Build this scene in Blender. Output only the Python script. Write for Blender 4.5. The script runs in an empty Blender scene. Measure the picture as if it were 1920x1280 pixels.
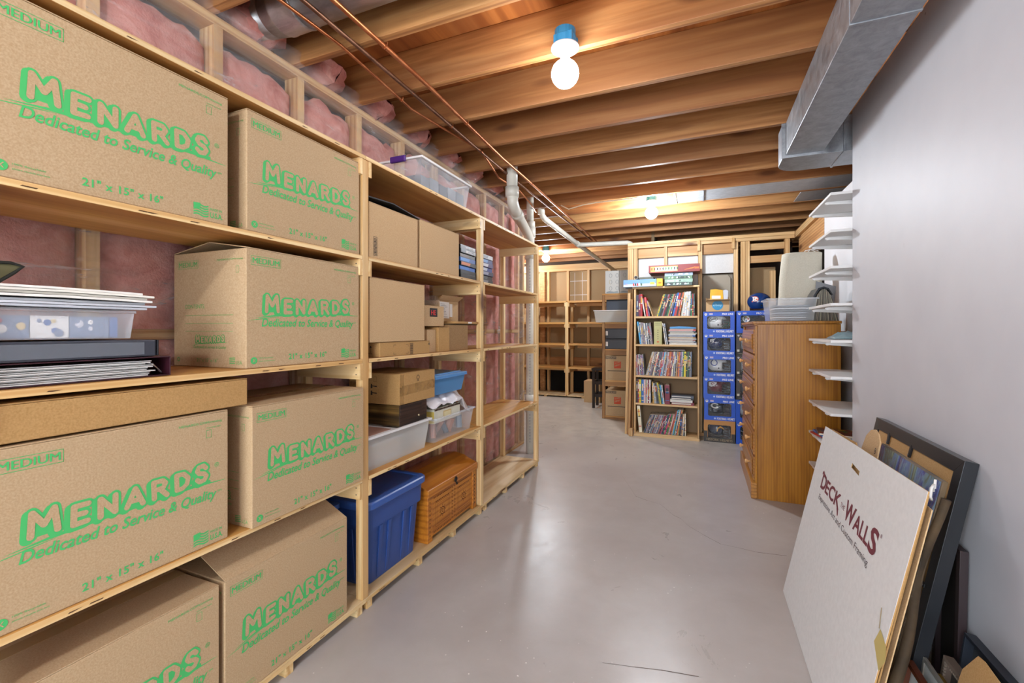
import bpy, math, random
from mathutils import Vector, Matrix
random.seed(7)
PI = math.pi
S = bpy.context.scene
COL = S.collection

# ---------------------------------------------------------------- camera, world, exposure
cam = bpy.data.cameras.new('camera'); camo = bpy.data.objects.new('camera', cam); COL.objects.link(camo)
cam.sensor_width = 36.0; cam.lens = 36.0 * 837 / 1920; cam.clip_start = 0.02
cam.shift_y = -22.8 / 1920
camo.location = (0, 0, 1.262); camo.rotation_euler = (PI / 2, 0, math.radians(22.87))
S.camera = camo
w = bpy.data.worlds.new('world'); S.world = w; w.use_nodes = True
w.node_tree.nodes['Background'].inputs[0].default_value = (0.86, 0.93, 1.0, 1)
w.node_tree.nodes['Background'].inputs[1].default_value = 5.5
S.view_settings.view_transform = 'Standard'; S.view_settings.look = 'None'
S.view_settings.gamma = 1; S.view_settings.use_curve_mapping = False
S.view_settings.exposure = 0.55
try:
    S.cycles.use_denoising = True; S.cycles.sample_clamp_indirect = 4.0; S.cycles.max_bounces = 10
    S.cycles.transparent_max_bounces = 12; S.cycles.caustics_reflective = False; S.cycles.caustics_refractive = False
except Exception: pass
BULB = 88.0      # radiance of a lit globe bulb
BULB_BACK = 400.0 # the brighter, cooler lamps

# ---------------------------------------------------------------- materials
def L(c):
    if isinstance(c, str): c = tuple(int(c[i:i+2], 16) for i in (0, 2, 4))
    return tuple(((x/255)/12.92 if x/255 <= .04045 else ((x/255+.055)/1.055)**2.4) for x in c) + (1,)
def new(name):
    m = bpy.data.materials.new(name); m.use_nodes = True
    nt = m.node_tree; b = nt.nodes['Principled BSDF']; return m, nt, b
def lk(nt, a, b): nt.links.new(a, b)
def coords(nt, scale=(1, 1, 1), kind='Object', rnd=True):
    tc = nt.nodes.new('ShaderNodeTexCoord'); mp = nt.nodes.new('ShaderNodeMapping')
    mp.inputs['Scale'].default_value = scale; lk(nt, tc.outputs[kind], mp.inputs[0])
    if rnd:
        oi = nt.nodes.new('ShaderNodeObjectInfo'); mu = nt.nodes.new('ShaderNodeVectorMath'); mu.operation = 'SCALE'
        mu.inputs[0].default_value = (13.1, 7.7, 19.3); lk(nt, oi.outputs['Random'], mu.inputs['Scale'])
        lk(nt, mu.outputs[0], mp.inputs['Location'])
    return mp.outputs[0]
def noise(nt, vec, scale, detail=4, dist=0.0, rough=.55):
    n = nt.nodes.new('ShaderNodeTexNoise'); n.inputs['Scale'].default_value = scale; n.inputs['Detail'].default_value = detail
    n.inputs['Distortion'].default_value = dist; n.inputs['Roughness'].default_value = rough; lk(nt, vec, n.inputs['Vector'])
    return n.outputs[0]
def ramp(nt, fac, stops):
    r = nt.nodes.new('ShaderNodeValToRGB'); e = r.color_ramp.elements
    while len(e) < len(stops): e.new(.5)
    for k, (p, c) in enumerate(stops):
        e[k].position = p; e[k].color = c if isinstance(c, tuple) and len(c) == 4 else L(c)
    lk(nt, fac, r.inputs[0]); return r.outputs[0]
def mix(nt, fac, a, b, mode='MIX'):
    m = nt.nodes.new('ShaderNodeMix'); m.data_type = 'RGBA'; m.blend_type = mode
    for sock, val in ((m.inputs[0], fac), (m.inputs[6], a), (m.inputs[7], b)):
        if hasattr(val, 'is_linked') or hasattr(val, 'node'): lk(nt, val, sock)
        else: sock.default_value = val
    return m.outputs[2]
def bump(nt, b, h, strength=.2, dist=.01):
    n = nt.nodes.new('ShaderNodeBump'); n.inputs['Strength'].default_value = strength; n.inputs['Distance'].default_value = dist
    lk(nt, h, n.inputs['Height']); lk(nt, n.outputs[0], b.inputs['Normal'])
_pc = {}
def plain(col, rough=.55, metal=0, spec=.5, name=None, vary=0.0):
    key = (col, rough, metal, spec, vary)
    if key in _pc: return _pc[key]
    m, nt, b = new(name or 'paint_' + str(col)); b.inputs['Base Color'].default_value = L(col)
    b.inputs['Roughness'].default_value = rough; b.inputs['Metallic'].default_value = metal
    b.inputs['Specular IOR Level'].default_value = spec
    if vary:
        n = noise(nt, coords(nt), 9, 4)
        c = L(col); d = tuple(max(0, x*(1-vary)) for x in c[:3]) + (1,); e = tuple(min(1, x*(1+vary)) for x in c[:3]) + (1,)
        lk(nt, ramp(nt, n, [(.3, d), (.7, e)]), b.inputs['Base Color'])
    _pc[key] = m; return m
def wood(name, cols, axis, rough=.55, knots=True, freq=1.0, contrast=1.0, ply=False):
    m, nt, b = new(name); b.inputs['Roughness'].default_value = rough
    sc = [9*freq]*3; sc[axis] = .55*freq
    v = coords(nt, tuple(sc))
    n1 = noise(nt, v, 1.1, 3, 1.2); n2 = noise(nt, v, 6.0, 5, .3)
    wv = nt.nodes.new('ShaderNodeTexWave'); wv.wave_type = 'RINGS' if ply else 'BANDS'
    wv.bands_direction = ('X', 'Y', 'Z')[(axis+1) % 3] if not ply else 'X'
    if ply: wv.rings_direction = ('X', 'Y', 'Z')[axis]
    wv.inputs['Scale'].default_value = .55 if ply else 1.2; wv.inputs['Distortion'].default_value = 5.5 if ply else 4.0
    wv.inputs['Detail'].default_value = 3; wv.inputs['Detail Scale'].default_value = .7; lk(nt, v, wv.inputs['Vector'])
    a = ramp(nt, n1, [(.25, cols[0]), (.5, cols[1]), (.78, cols[2])])
    c = mix(nt, ramp(nt, wv.outputs[1], [(.45, (0, 0, 0, 1)), (.95, (.5*contrast,)*3 + (1,))]), a, L(cols[0]), 'MULTIPLY')
    c = mix(nt, ramp(nt, n2, [(.45, (0, 0, 0, 1)), (.68, (.45*contrast,)*3 + (1,))]), c, L(cols[0]))
    if knots:
        s2 = [5.0]*3; s2[axis] = 1.5
        vo = nt.nodes.new('ShaderNodeTexVoronoi'); vo.inputs['Scale'].default_value = 1.0; lk(nt, coords(nt, tuple(s2)), vo.inputs['Vector'])
        c = mix(nt, ramp(nt, vo.outputs[0], [(.07, (1, 1, 1, 1)), (.17, (0, 0, 0, 1))]), c, (.16, .06, .02, 1))
    oi = nt.nodes.new('ShaderNodeObjectInfo')
    c = mix(nt, 1.0, c, ramp(nt, oi.outputs['Random'], [(0, (.84, .80, .76, 1)), (.5, (1, .98, .96, 1)), (1, (1, 1, 1, 1))]), 'MULTIPLY')
    lk(nt, c, b.inputs['Base Color']); bump(nt, b, n2, .12, .004)
    return m
JO = ('8e5a30', 'bc8650', 'd4a46c'); PI_ = ('d8ac6a', 'f0d29a', 'fae6ba'); PL = ('ac7636', 'd29e58', 'e4ba7c')
joist_m = wood('joist_wood', JO, 0, .6); joist_y = wood('beam_wood', ('a8784a', 'cc9a66', 'dab27c'), 1, .6)
sub_m = wood('subfloor_wood', ('84481c', 'a8642c', 'b87840'), 1, .6, False, .8, ply=True)
pine = [wood('pine_%s' % 'xyz'[i], PI_, i, .5) for i in range(3)]
stud = [wood('stud_%s' % 'xyz'[i], ('c0965e', 'dcb782', 'ead0a2'), i, .55) for i in range(3)]
ply = [wood('plywood_%s' % 'xyz'[i], PL, i, .5, False, .7, .8, ply=True) for i in range(2)]
plytop = wood('plywood_sanded', ('ccac7a', 'ecd4a8', 'f6e4c4'), 1, .5, False, .7, .5, ply=True)
oldpine = [wood('old_pine_%s' % 'xyz'[i], ('94683a', 'bf9460', 'd0aa76'), i, .55) for i in range(3)]
case_m = [wood('bookcase_pine_%s' % 'xyz'[i], ('c29c66', 'dcbb8a', 'e6cc9e'), i, .5, False) for i in range(3)]
oak = wood('golden_oak', ('8e560c', 'b87c20', 'c4882a'), 2, .34, False, 1.6, .55)
oakd = wood('golden_oak_drawer', ('94622a', 'b67e3a', 'c6904a'), 1, .3, False, 1.2)
chest_m = wood('honey_chest_wood', ('a8641c', 'c8802a', 'd89238'), 1, .35, False, .9, .8)
darkwood = wood('dark_worn_wood', ('1c120c', '3a2519', '50362a'), 1, .5, False, 1.5)
darkside = wood('dark_gold_wood', ('20160c', '4a3618', '8a6a34'), 0, .5, False, 2.2)

def board(name, c1, c2, rough=.8, scale=40, fine=True):
    m, nt, b = new(name); b.inputs['Roughness'].default_value = rough; b.inputs['Specular IOR Level'].default_value = .25
    v = coords(nt, (1, 1, 1)); n = noise(nt, v, scale*6, 2); n2 = noise(nt, v, 2.2, 3)
    c = ramp(nt, n, [(.3, c1), (.7, c2)])
    c = mix(nt, ramp(nt, n2, [(.35, (0, 0, 0, 1)), (.75, (.22,)*3 + (1,))]), c, L(c1))
    lk(nt, c, b.inputs['Base Color'])
    if fine: bump(nt, b, n, .06, .002)
    return m
kraft = board('kraft_cardboard', 'b2956f', 'c4a986')
kraft2 = board('plain_cardboard', 'bb9a70', 'cdae86')
kraft3 = board('brown_cardboard', 'ab8450', 'be9662')
paperback = board('kraft_paper', 'b8905c', 'c8a270', fine=False)
kraftwall = board('kraft_faced_board', '9c8260', 'ac926e')
green = plain('48ba66', .7, name='green_print'); green2 = plain('58a558', .8, name='green_print_faint')
white_b = board('white_board', 'cfcecd', 'd7d6d5', .6, 10)
black = plain('17171b', .45); blackp = plain('1c1c20', .3); white = plain('ece9e4', .5)
ink = plain('221c1a', .7, name='black_print')

def concrete():
    m, nt, b = new('painted_concrete')
    v = coords(nt, (1, 1, 1), rnd=False)
    n1 = noise(nt, v, .9, 5, .4); n2 = noise(nt, v, 5, 6, .3, .65); n3 = noise(nt, v, 90, 3)
    c = ramp(nt, n1, [(.3, 'a8a09c'), (.55, 'b6b0ac'), (.75, 'c2beba')])
    c = mix(nt, ramp(nt, n2, [(.35, (0, 0, 0, 1)), (.7, (.35,)*3 + (1,))]), c, L('a0968f'))
    # bare paler slab with blue paint traces at the far end
    tc = nt.nodes.new('ShaderNodeTexCoord'); sx = nt.nodes.new('ShaderNodeSeparateXYZ'); lk(nt, tc.outputs['Object'], sx.inputs[0])
    ad = nt.nodes.new('ShaderNodeMath'); ad.operation = 'ADD'; lk(nt, sx.outputs[1], ad.inputs[0])
    mm = nt.nodes.new('ShaderNodeMath'); mm.operation = 'MULTIPLY'; lk(nt, n1, mm.inputs[0]); mm.inputs[1].default_value = 1.6; lk(nt, mm.outputs[0], ad.inputs[1])
    md = nt.nodes.new('ShaderNodeMath'); md.operation = 'DIVIDE'; lk(nt, ad.outputs[0], md.inputs[0]); md.inputs[1].default_value = 10
    c = mix(nt, ramp(nt, md.outputs[0], [(.50, (0, 0, 0, 1)), (.62, (1, 1, 1, 1))]), c, ramp(nt, n2, [(.3, 'b0aaa2'), (.6, 'c6c0b6'), (.8, 'b6c0c2')]))
    # white paint specks
    vo = nt.nodes.new('ShaderNodeTexVoronoi'); vo.inputs['Scale'].default_value = 24; lk(nt, v, vo.inputs['Vector'])
    sp = ramp(nt, vo.outputs[0], [(.05, (1, 1, 1, 1)), (.085, (0, 0, 0, 1))])
    gate = ramp(nt, noise(nt, v, 1.6, 2), [(.50, (0, 0, 0, 1)), (.62, (.9,)*3 + (1,))])
    c = mix(nt, mix(nt, 1.0, sp, gate, 'MULTIPLY'), c, L('f0ece6'))
    # fine crack running diagonally
    wv = nt.nodes.new('ShaderNodeTexVoronoi'); wv.feature = 'DISTANCE_TO_EDGE'; wv.inputs['Scale'].default_value = .55
    dv = nt.nodes.new('ShaderNodeVectorMath'); dv.operation = 'ADD'; lk(nt, v, dv.inputs[0])
    nn = nt.nodes.new('ShaderNodeTexNoise'); nn.inputs['Scale'].default_value = 2.5; nn.inputs['Detail'].default_value = 6; lk(nt, v, nn.inputs['Vector'])
    sc = nt.nodes.new('ShaderNodeVectorMath'); sc.operation = 'SCALE'; sc.inputs['Scale'].default_value = .35; lk(nt, nn.outputs[1], sc.inputs[0]); lk(nt, sc.outputs[0], dv.inputs[1])
    lk(nt, dv.outputs[0], wv.inputs['Vector'])
    ck = ramp(nt, wv.outputs[0], [(.0008, (.5, .5, .5, 1)), (.0022, (0, 0, 0, 1))])
    gate2 = ramp(nt, noise(nt, v, .8, 2), [(.5, (0, 0, 0, 1)), (.56, (1, 1, 1, 1))])
    lk(nt, c, b.inputs['Base Color'])
    mr = nt.nodes.new('ShaderNodeMath'); mr.operation = 'MULTIPLY_ADD'; lk(nt, noise(nt, v, 3, 8, 1.0, .7), mr.inputs[0]); mr.inputs[1].default_value = .30; mr.inputs[2].default_value = .17; lk(nt, mr.outputs[0], b.inputs['Roughness'])
    b.inputs['Specular IOR Level'].default_value = .45
    bump(nt, b, n2, .10, .01)
    return m
floor_m = concrete()
def painted_wall():
    m, nt, b = new('white_drywall'); v = coords(nt, rnd=False); n = noise(nt, v, 3, 5); n2 = noise(nt, v, 14, 6, 1.5)
    c = ramp(nt, n, [(.3, 'bebec4'), (.7, 'c6c6cb')])
    c = mix(nt, ramp(nt, n2, [(.70, (0, 0, 0, 1)), (.78, (.3,)*3 + (1,))]), c, L('b0aeb2'))
    vo = nt.nodes.new('ShaderNodeTexVoronoi'); vo.inputs['Scale'].default_value = 3.2; lk(nt, v, vo.inputs['Vector'])
    c = mix(nt, ramp(nt, vo.outputs[0], [(.012, (.7, .7, .7, 1)), (.022, (0, 0, 0, 1))]), c, L('6e6a6a'))
    lk(nt, c, b.inputs['Base Color']); b.inputs['Roughness'].default_value = .5; bump(nt, b, n2, .05, .003)
    return m
wall_m = painted_wall()
def metal(name, c1, c2, rough, sc=(6, 6, 6), bmp=.1):
    m, nt, b = new(name); v = coords(nt, sc); n = noise(nt, v, 3, 6, .6, .7)
    lk(nt, ramp(nt, n, [(.3, c1), (.7, c2)]), b.inputs['Base Color']); b.inputs['Metallic'].default_value = .85
    lk(nt, ramp(nt, n, [(.3, (rough,)*3 + (1,)), (.7, (rough+.18,)*3 + (1,))]), b.inputs['Roughness']); bump(nt, b, n, bmp, .01)
    return m
galv = metal('galvanised_steel', '8c8f94', 'b4b8bd', .38); panm = metal('pan_steel', 'a4a7ac', 'c0c2c6', .5, (6, 6, 6), .05); panm.node_tree.nodes['Principled BSDF'].inputs['Metallic'].default_value = .35; galvr = metal('round_duct_steel', '9a9a9a', 'cfcfcf', .28, (2, 8, 8))
copper = metal('copper', 'a8603a', 'd08a5a', .28, (3, 3, 3), .02); copperd = metal('tarnished_copper', '6a4a38', '9a7058', .35, (3, 3, 3), .02)
def pink():
    m, nt, b = new('pink_fibreglass'); v = coords(nt, (1, 1, 1)); n = noise(nt, v, 7, 7, 1.2, .65); n2 = noise(nt, v, 120, 3)
    lk(nt, ramp(nt, n, [(.3, 'b26a62'), (.5, 'd08f84'), (.72, 'e4b0a4')]), b.inputs['Base Color']); b.inputs['Roughness'].default_value = .95
    b.inputs['Specular IOR Level'].default_value = .1; bump(nt, b, n2, .5, .006); return m
pink_m = pink()
def film(name, tint, body, rough=.18, streak=True, scale=(1.2, 1.2, 5)):
    m = bpy.data.materials.new(name); m.use_nodes = True; nt = m.node_tree; nt.nodes.clear()
    out = nt.nodes.new('ShaderNodeOutputMaterial'); tr = nt.nodes.new('ShaderNodeBsdfTransparent'); pb = nt.nodes.new('ShaderNodeBsdfPrincipled')
    pb.inputs['Base Color'].default_value = L(tint); pb.inputs['Roughness'].default_value = rough
    mx = nt.nodes.new('ShaderNodeMixShader'); v = coords(nt, scale); n = noise(nt, v, 2.2, 6, 1.6, .6)
    f = ramp(nt, n, [(.42, (body*.5,)*3 + (1,)), (.60, (body,)*3 + (1,)), (.72, (min(1, body*2.4),)*3 + (1,))]) if streak else None
    if f: lk(nt, f, mx.inputs[0])
    else: mx.inputs[0].default_value = body
    lk(nt, tr.outputs[0], mx.inputs[1]); lk(nt, pb.outputs[0], mx.inputs[2]); lk(nt, mx.outputs[0], out.inputs[0])
    if streak:
        bp = nt.nodes.new('ShaderNodeBump'); bp.inputs['Strength'].default_value = .7; bp.inputs['Distance'].default_value = .02
        lk(nt, n, bp.inputs['Height']); lk(nt, bp.outputs[0], pb.inputs['Normal'])
    return m
poly_m = film('vapour_barrier_film', 'dcd4d2', .23, .14)
clearp = film('clear_plastic', 'e6eaf0', .30, .12, False); frost = film('frosted_plastic', 'ebe9e2', .52, .25, False)
bluep = film('blue_clear_plastic', '5f9fd8', .72, .2, False); wrapf = film('window_film', 'e4ecf4', .06, .05, True, (8, 8, 8))
lampf, nt_, b_ = new('lit_bulb_rear'); b_.inputs['Emission Color'].default_value = (.94, .97, 1, 1); b_.inputs['Emission Strength'].default_value = 300.0
lampm, nt_, b_ = new('lit_bulb'); b_.inputs['Emission Color'].default_value = (.95, .965, 1, 1); b_.inputs['Emission Strength'].default_value = BULB
b_.inputs['Base Color'].default_value = (1, 1, 1, 1)
lampc, nt_, b_ = new('lit_bulb_cool'); b_.inputs['Emission Color'].default_value = (.83, .915, 1, 1); b_.inputs['Emission Strength'].default_value = BULB_BACK
pvc = plain('d9d6ca', .35, name='pvc', vary=.05); whitep = plain('e6e5e4', .4, name='white_plastic')
shelfw = plain('dedcda', .45, name='white_melamine')

# ---------------------------------------------------------------- mesh helpers
def fr(o, U, V):
    o, U, V = Vector(o), Vector(U).normalized(), Vector(V).normalized(); N = U.cross(V)
    return lambda u, v, n=0: o + U*u + V*v + N*n
_tc = {}
def glyphs(s, bold=0.0, shear=0.0, space=1.0):
    k = (s, bold, shear, space)
    if k in _tc: return _tc[k]
    cu = bpy.data.curves.new('t', 'FONT'); cu.body = s; cu.size = 1; cu.offset = bold; cu.shear = shear; cu.space_character = space
    cu.resolution_u = 3; cu.fill_mode = 'FRONT'
    o = bpy.data.objects.new('t', cu); COL.objects.link(o); dg = bpy.context.evaluated_depsgraph_get(); dg.update()
    me = o.evaluated_get(dg).to_mesh(); vs = [(v.co.x, v.co.y) for v in me.vertices]; fs = [tuple(p.vertices) for p in me.polygons]
    o.evaluated_get(dg).to_mesh_clear(); bpy.data.objects.remove(o); bpy.data.curves.remove(cu)
    _tc[k] = (vs, fs); return _tc[k]
class M:
    def __init__(s): s.v = []; s.f = []; s.m = []; s.mats = []
    def mi(s, mat):
        if mat not in s.mats: s.mats.append(mat)
        return s.mats.index(mat)
    def add(s, vs, fs, mat):
        n = len(s.v); s.v += [tuple(v) for v in vs]; k = s.mi(mat)
        for f in fs: s.f.append(tuple(i+n for i in f)); s.m.append(k)
        return s
    def hexa(s, p, mat): return s.add(p, [(0, 3, 2, 1), (4, 5, 6, 7), (0, 1, 5, 4), (1, 2, 6, 5), (2, 3, 7, 6), (3, 0, 4, 7)], mat)
    def box(s, a, b, mat, F=None):
        p = [(a[0], a[1], a[2]), (b[0], a[1], a[2]), (b[0], b[1], a[2]), (a[0], b[1], a[2]), (a[0], a[1], b[2]), (b[0], a[1], b[2]), (b[0], b[1], b[2]), (a[0], b[1], b[2])]
        if F: p = [F(*q) for q in p]
        return s.hexa(p, mat)
    def taper(s, a, b, ins, mat, cap=True):  # box narrowing downwards by ins
        x0, y0, z0 = a; x1, y1, z1 = b; i = ins
        p = [(x0+i, y0+i, z0), (x1-i, y0+i, z0), (x1-i, y1-i, z0), (x0+i, y1-i, z0), (x0, y0, z1), (x1, y0, z1), (x1, y1, z1), (x0, y1, z1)]
        fs = [(0, 3, 2, 1), (0, 1, 5, 4), (1, 2, 6, 5), (2, 3, 7, 6), (3, 0, 4, 7)] + ([(4, 5, 6, 7)] if cap else [])
        return s.add(p, fs, mat)
    def tube(s, path, r, mat, n=10, caps=True, rs=None):
        P = [Vector(p) for p in path]; k = len(P); rings = []; up = None
        for i in range(k):
            t = (P[min(i+1, k-1)] - P[max(i-1, 0)]).normalized()
            if up is None: up = Vector((0, 0, 1)) if abs(t.z) < .9 else Vector((1, 0, 0))
            a = (up - t*up.dot(t)).normalized(); b = t.cross(a); up = a; rr = rs[i] if rs else r
            rings.append([P[i] + (a*math.cos(2*PI*j/n) + b*math.sin(2*PI*j/n))*rr for j in range(n)])
        vs = [q for g in rings for q in g]; fs = [(i*n+j, i*n+(j+1) % n, (i+1)*n+(j+1) % n, (i+1)*n+j) for i in range(k-1) for j in range(n)]
        if caps: fs += [tuple(range(n))[::-1], tuple((k-1)*n+j for j in range(n))]
        return s.add(vs, fs, mat)
    def lathe(s, prof, c, mat, n=24, F=None):
        vs = []; k = len(prof)
        for r, z in prof:
            for j in range(n):
                q = (r*math.cos(2*PI*j/n), r*math.sin(2*PI*j/n), z)
                vs.append(F(*q) if F else (q[0]+c[0], q[1]+c[1], q[2]+c[2]))
        fs = [(i*n+j, i*n+(j+1) % n, (i+1)*n+(j+1) % n, (i+1)*n+j) for i in range(k-1) for j in range(n)]
        fs += [tuple(range(n))[::-1], tuple((k-1)*n+j for j in range(n))]
        return s.add(vs, fs, mat)
    def flat(s, poly, F, mat, off=.0005): return s.add([F(u, v, off) for u, v in poly], [tuple(range(len(poly)))], mat)
    def prism(s, poly, F, t0, t1, mat):
        n = len(poly); vs = [F(u, v, t0) for u, v in poly] + [F(u, v, t1) for u, v in poly]
        return s.add(vs, [tuple(range(n))[::-1], tuple(range(n, 2*n))] + [(i, (i+1) % n, (i+1) % n+n, i+n) for i in range(n)], mat)
    def strokes(s, segs, F, mat, u0, v0, w, h, wd, off, step=.00001, warp=None):
        k = 0
        for pl_ in segs:
            for (a, b), (c, d) in zip(pl_, pl_[1:]):
                p = Vector((u0+a*w, v0+b*h)); q = Vector((u0+c*w, v0+d*h)); t_ = (q-p); ang = math.atan2(t_.y, t_.x); pts = []
                for i in range(7): an = ang+PI/2+PI*i/6; pts.append((p.x+wd*math.cos(an), p.y+wd*math.sin(an)))
                for i in range(7): an = ang-PI/2+PI*i/6; pts.append((q.x+wd*math.cos(an), q.y+wd*math.sin(an)))
                if warp: pts = [warp(*z) for z in pts]
                s.flat(pts, F, mat, off+step*k); k += 1
        return s
    def outline(s, u0, v0, u1, v1, t, F, mat, off=.0005):
        for a, b, c, d in ((u0, v0, u1, v0+t), (u0, v1-t, u1, v1), (u0, v0, u0+t, v1), (u1-t, v0, u1, v1)):
            s.flat([(a, b), (c, b), (c, d), (a, d)], F, mat, off)
        return s
    def text(s, st, F, mat, u0, v0, w=None, h=None, off=.0006, bold=0.0, shear=0.0, space=1.0, warp=None):
        if 'M' in st and bold > 0:
            e = (w or h*len(st)*.6)*.005
            for q, du in enumerate((-e, 0, e)): s.text(st, F, mat, u0+du, v0, w, h, off+.00004*q, 0, shear, space, warp)
            return s
        vs, fs = glyphs(st, bold, shear, space); xs = [p[0] for p in vs]; ys = [p[1] for p in vs]
        x0, x1, y0, y1 = min(xs), max(xs), min(ys), max(ys)
        if w is None: sc = h/(y1-y0); sx = sc
        else: sx = w/(x1-x0); sc = h/(y1-y0) if h else sx
        pts = [(u0+(x-x0)*sx, v0+(y-y0)*sc) for x, y in vs]
        if warp: pts = [warp(*p) for p in pts]
        return s.add([F(u, v, off) for u, v in pts], fs, mat)
    def obj(s, name, parent=None, bevel=0, smooth=False, loc=None, kind=None, label=None):
        me = bpy.data.meshes.new(name); me.from_pydata(s.v, [], s.f)
        for m in s.mats: me.materials.append(m)
        for i, p in enumerate(me.polygons): p.material_index = s.m[i]; p.use_smooth = smooth
        me.update(); o = bpy.data.objects.new(name, me); COL.objects.link(o)
        if parent: o.parent = parent
        if loc: o.location = loc
        if kind: o['kind'] = kind
        if label: o['label'] = label
        if bevel:
            b = o.modifiers.new('bevel', 'BEVEL'); b.width = bevel; b.segments = 2; b.limit_method = 'ANGLE'; b.angle_limit = .7
        if smooth == 'a': pass
        return o
def B(name, a, b, mat, parent=None, bevel=.0015, **k): return M().box(a, b, mat).obj(name, parent, bevel, **k)
def thing(name, label, cat, loc=(0, 0, 0), rz=0, group=None, rot=None):
    o = bpy.data.objects.new(name, None); COL.objects.link(o); o.empty_display_size = .05
    o.location = loc; o.rotation_euler = rot or (0, 0, rz); o['label'] = label; o['category'] = cat
    if group: o['group'] = group
    return o
def tag(o, label, cat, group=None, kind=None):
    o['label'] = label; o['category'] = cat
    if group: o['group'] = group
    if kind: o['kind'] = kind
    return o
def struct(name):
    o = bpy.data.objects.new(name, None); COL.objects.link(o); o['kind'] = 'structure'; return o
def lin(a, b, t): return a+(b-a)*t
def nz(x, y, s=0):
    from mathutils import noise as N
    return N.noise(Vector((x, y, s)))

# ================================================================ SETTING
JB, SF = 2.53, 2.745          # joist underside, subfloor underside
g = M(); g.box((-4.6, -2.6, -.05), (2.6, 9.0, 0), floor_m); fo = g.obj('floor'); fo['kind'] = 'structure'
# ceiling: subfloor with joists
ceil = M().box((-4.6, -2.0, SF), (2.6, 9.0, SF+.02), sub_m).obj('ceiling'); ceil['kind'] = 'structure'
for k in range(-9, 16):
    yf = 2.005 + .4045*k
    x0, x1 = (-1.93, 1.55) if yf < 4.6 else (-4.5, 1.55)
    B('joist', (x0, yf-.038, JB), (x1, yf, SF-.001), joist_m, ceil, .003)
B('joist', (-1.97, -1.6, JB), (-1.932, 4.62, SF-.001), joist_y, ceil)
for k in (6,):                       # sheet-metal pan closing one joist bay
    y0 = 2.005+.4045*k
    g = M().box((-.20, y0+.001, JB+.004), (1.2, y0+.366, JB+.010), panm); g.box((-.21, y0+.001, JB+.004), (-.20, y0+.366, SF-.05), panm)
    g.box((.02, y0+.001, JB-.002), (.03, y0+.366, JB+.004), panm); g.obj('return_air_pan', ceil)
    B('blocking', (-.235, y0+.001, JB), (-.212, y0+.366, SF-.002), stud[2], ceil)
g = M().box((.86, 2.005+.4045*7+.001, JB+.004), (1.3, 2.005+.4045*7+.366, JB+.010), panm); g.obj('return_air_pan', ceil)
# tufts of insulation stuffed between the joist ends
for k in range(-2, 7):
    yc = 2.005+.4045*k+.18; g = M(); nu, nv = 9, 9
    for iu in range(nu+1):
        for iv in range(nv+1):
            th, ph = PI*iu/nu, 2*PI*iv/nv
            d = 1+.45*nz(iu*1.3+k, iv*1.1, k)
            g.v.append((-1.83+.12*math.sin(th)*math.cos(ph)*d, yc+.13*math.sin(th)*math.sin(ph)*d, 2.60+.07*math.cos(th)*d))
    kk = g.mi(pink_m)
    for iu in range(nu):
        for iv in range(nv): g.f.append((iu*(nv+1)+iv, iu*(nv+1)+iv+1, (iu+1)*(nv+1)+iv+1, (iu+1)*(nv+1)+iv)); g.m.append(kk)
    g.obj('insulation_tuft', ceil, smooth=True)

# left framed wall with insulation behind plastic film
wl = struct('wall_left'); XW = -1.80
B('foundation', (-2.05, -1.6, 0), (-1.97, 4.66, SF), plain('77726e', .9), wl)
B('top_plate', (XW-.089, -1.6, JB-.040), (XW, 4.62, JB-.002), stud[1], wl); B('bottom_plate', (XW-.089, -1.6, 0), (XW, 4.62, .038), stud[1], wl)
ys = [.78+.4064*k for k in range(-5, 10)]
for y in ys: B('stud', (XW-.089, y, .038), (XW, y+.038, JB-.041), stud[2], wl)
B('stud', (XW-.089, 4.575, .038), (XW, 4.62, JB-.041), stud[2], wl)
for k, y in enumerate(ys[:-1]):
    if y+.4 > 4.6: continue
    B('blocking', (XW-.030, y+.039, 1.225), (XW-.001, y+.405, 1.262), stud[1], wl)
    for z0, z1 in ((.04, 1.224), (1.263, 2.45)):
        g = M(); nu, nv = 10, 26; kk = g.mi(pink_m)
        for iu in range(nu+1):
            for iv in range(nv+1):
                u, v = iu/nu, iv/nv; e = min(u, 1-u)*2; bl = (1-(1-e)**4)
                zz = lin(z0, z1, v) + (.05*nz(u*4+k, k) if z1 > 2 and iv > nv-3 else 0)
                x = XW-.055+.048*bl + .012*nz(y*3+u*3, zz*3, k)
                if z1 > 2 and iv == nv: x -= .05
                g.v.append((min(x, XW-.004), y+.039+.366*u, zz))
        for iu in range(nu):
            for iv in range(nv): g.f.append((iu*(nv+1)+iv, (iu+1)*(nv+1)+iv, (iu+1)*(nv+1)+iv+1, iu*(nv+1)+iv+1)); g.m.append(kk)
        g.obj('insulation_batt', wl, smooth=True)
g = M(); kk = g.mi(poly_m); nu, nv = 150, 60
for iu in range(nu+1):
    for iv in range(nv+1):
        y = lin(-1.5, 4.60, iu/nu); z = lin(.03, 2.575+.02*nz(iu*.2, 3), iv/nv)
        x = XW+.007+.010*abs(nz(y*2.2+z*1.5, z*2.6-y, 5)) + .004*abs(nz(y*7, z*6, 2))
        if z > 2.40: x += .035*(z-2.40)/.17 + .03*abs(nz(y*1.6, 9))*(z-2.40)/.17
        if x > -1.763: x = -1.763+(x+1.763)*.2 if z < 2.40 else x
        g.v.append((x, y, z))
for iu in range(nu):
    for iv in range(nv): g.f.append((iu*(nv+1)+iv, (iu+1)*(nv+1)+iv, (iu+1)*(nv+1)+iv+1, iu*(nv+1)+iv+1)); g.m.append(kk)
g.obj('plastic_film', wl, smooth=True)
# side return of that wall, facing the back area
B('return_board', (-4.5, 4.66, 0), (-1.97, 4.70, SF), kraftwall, wl)

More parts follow.
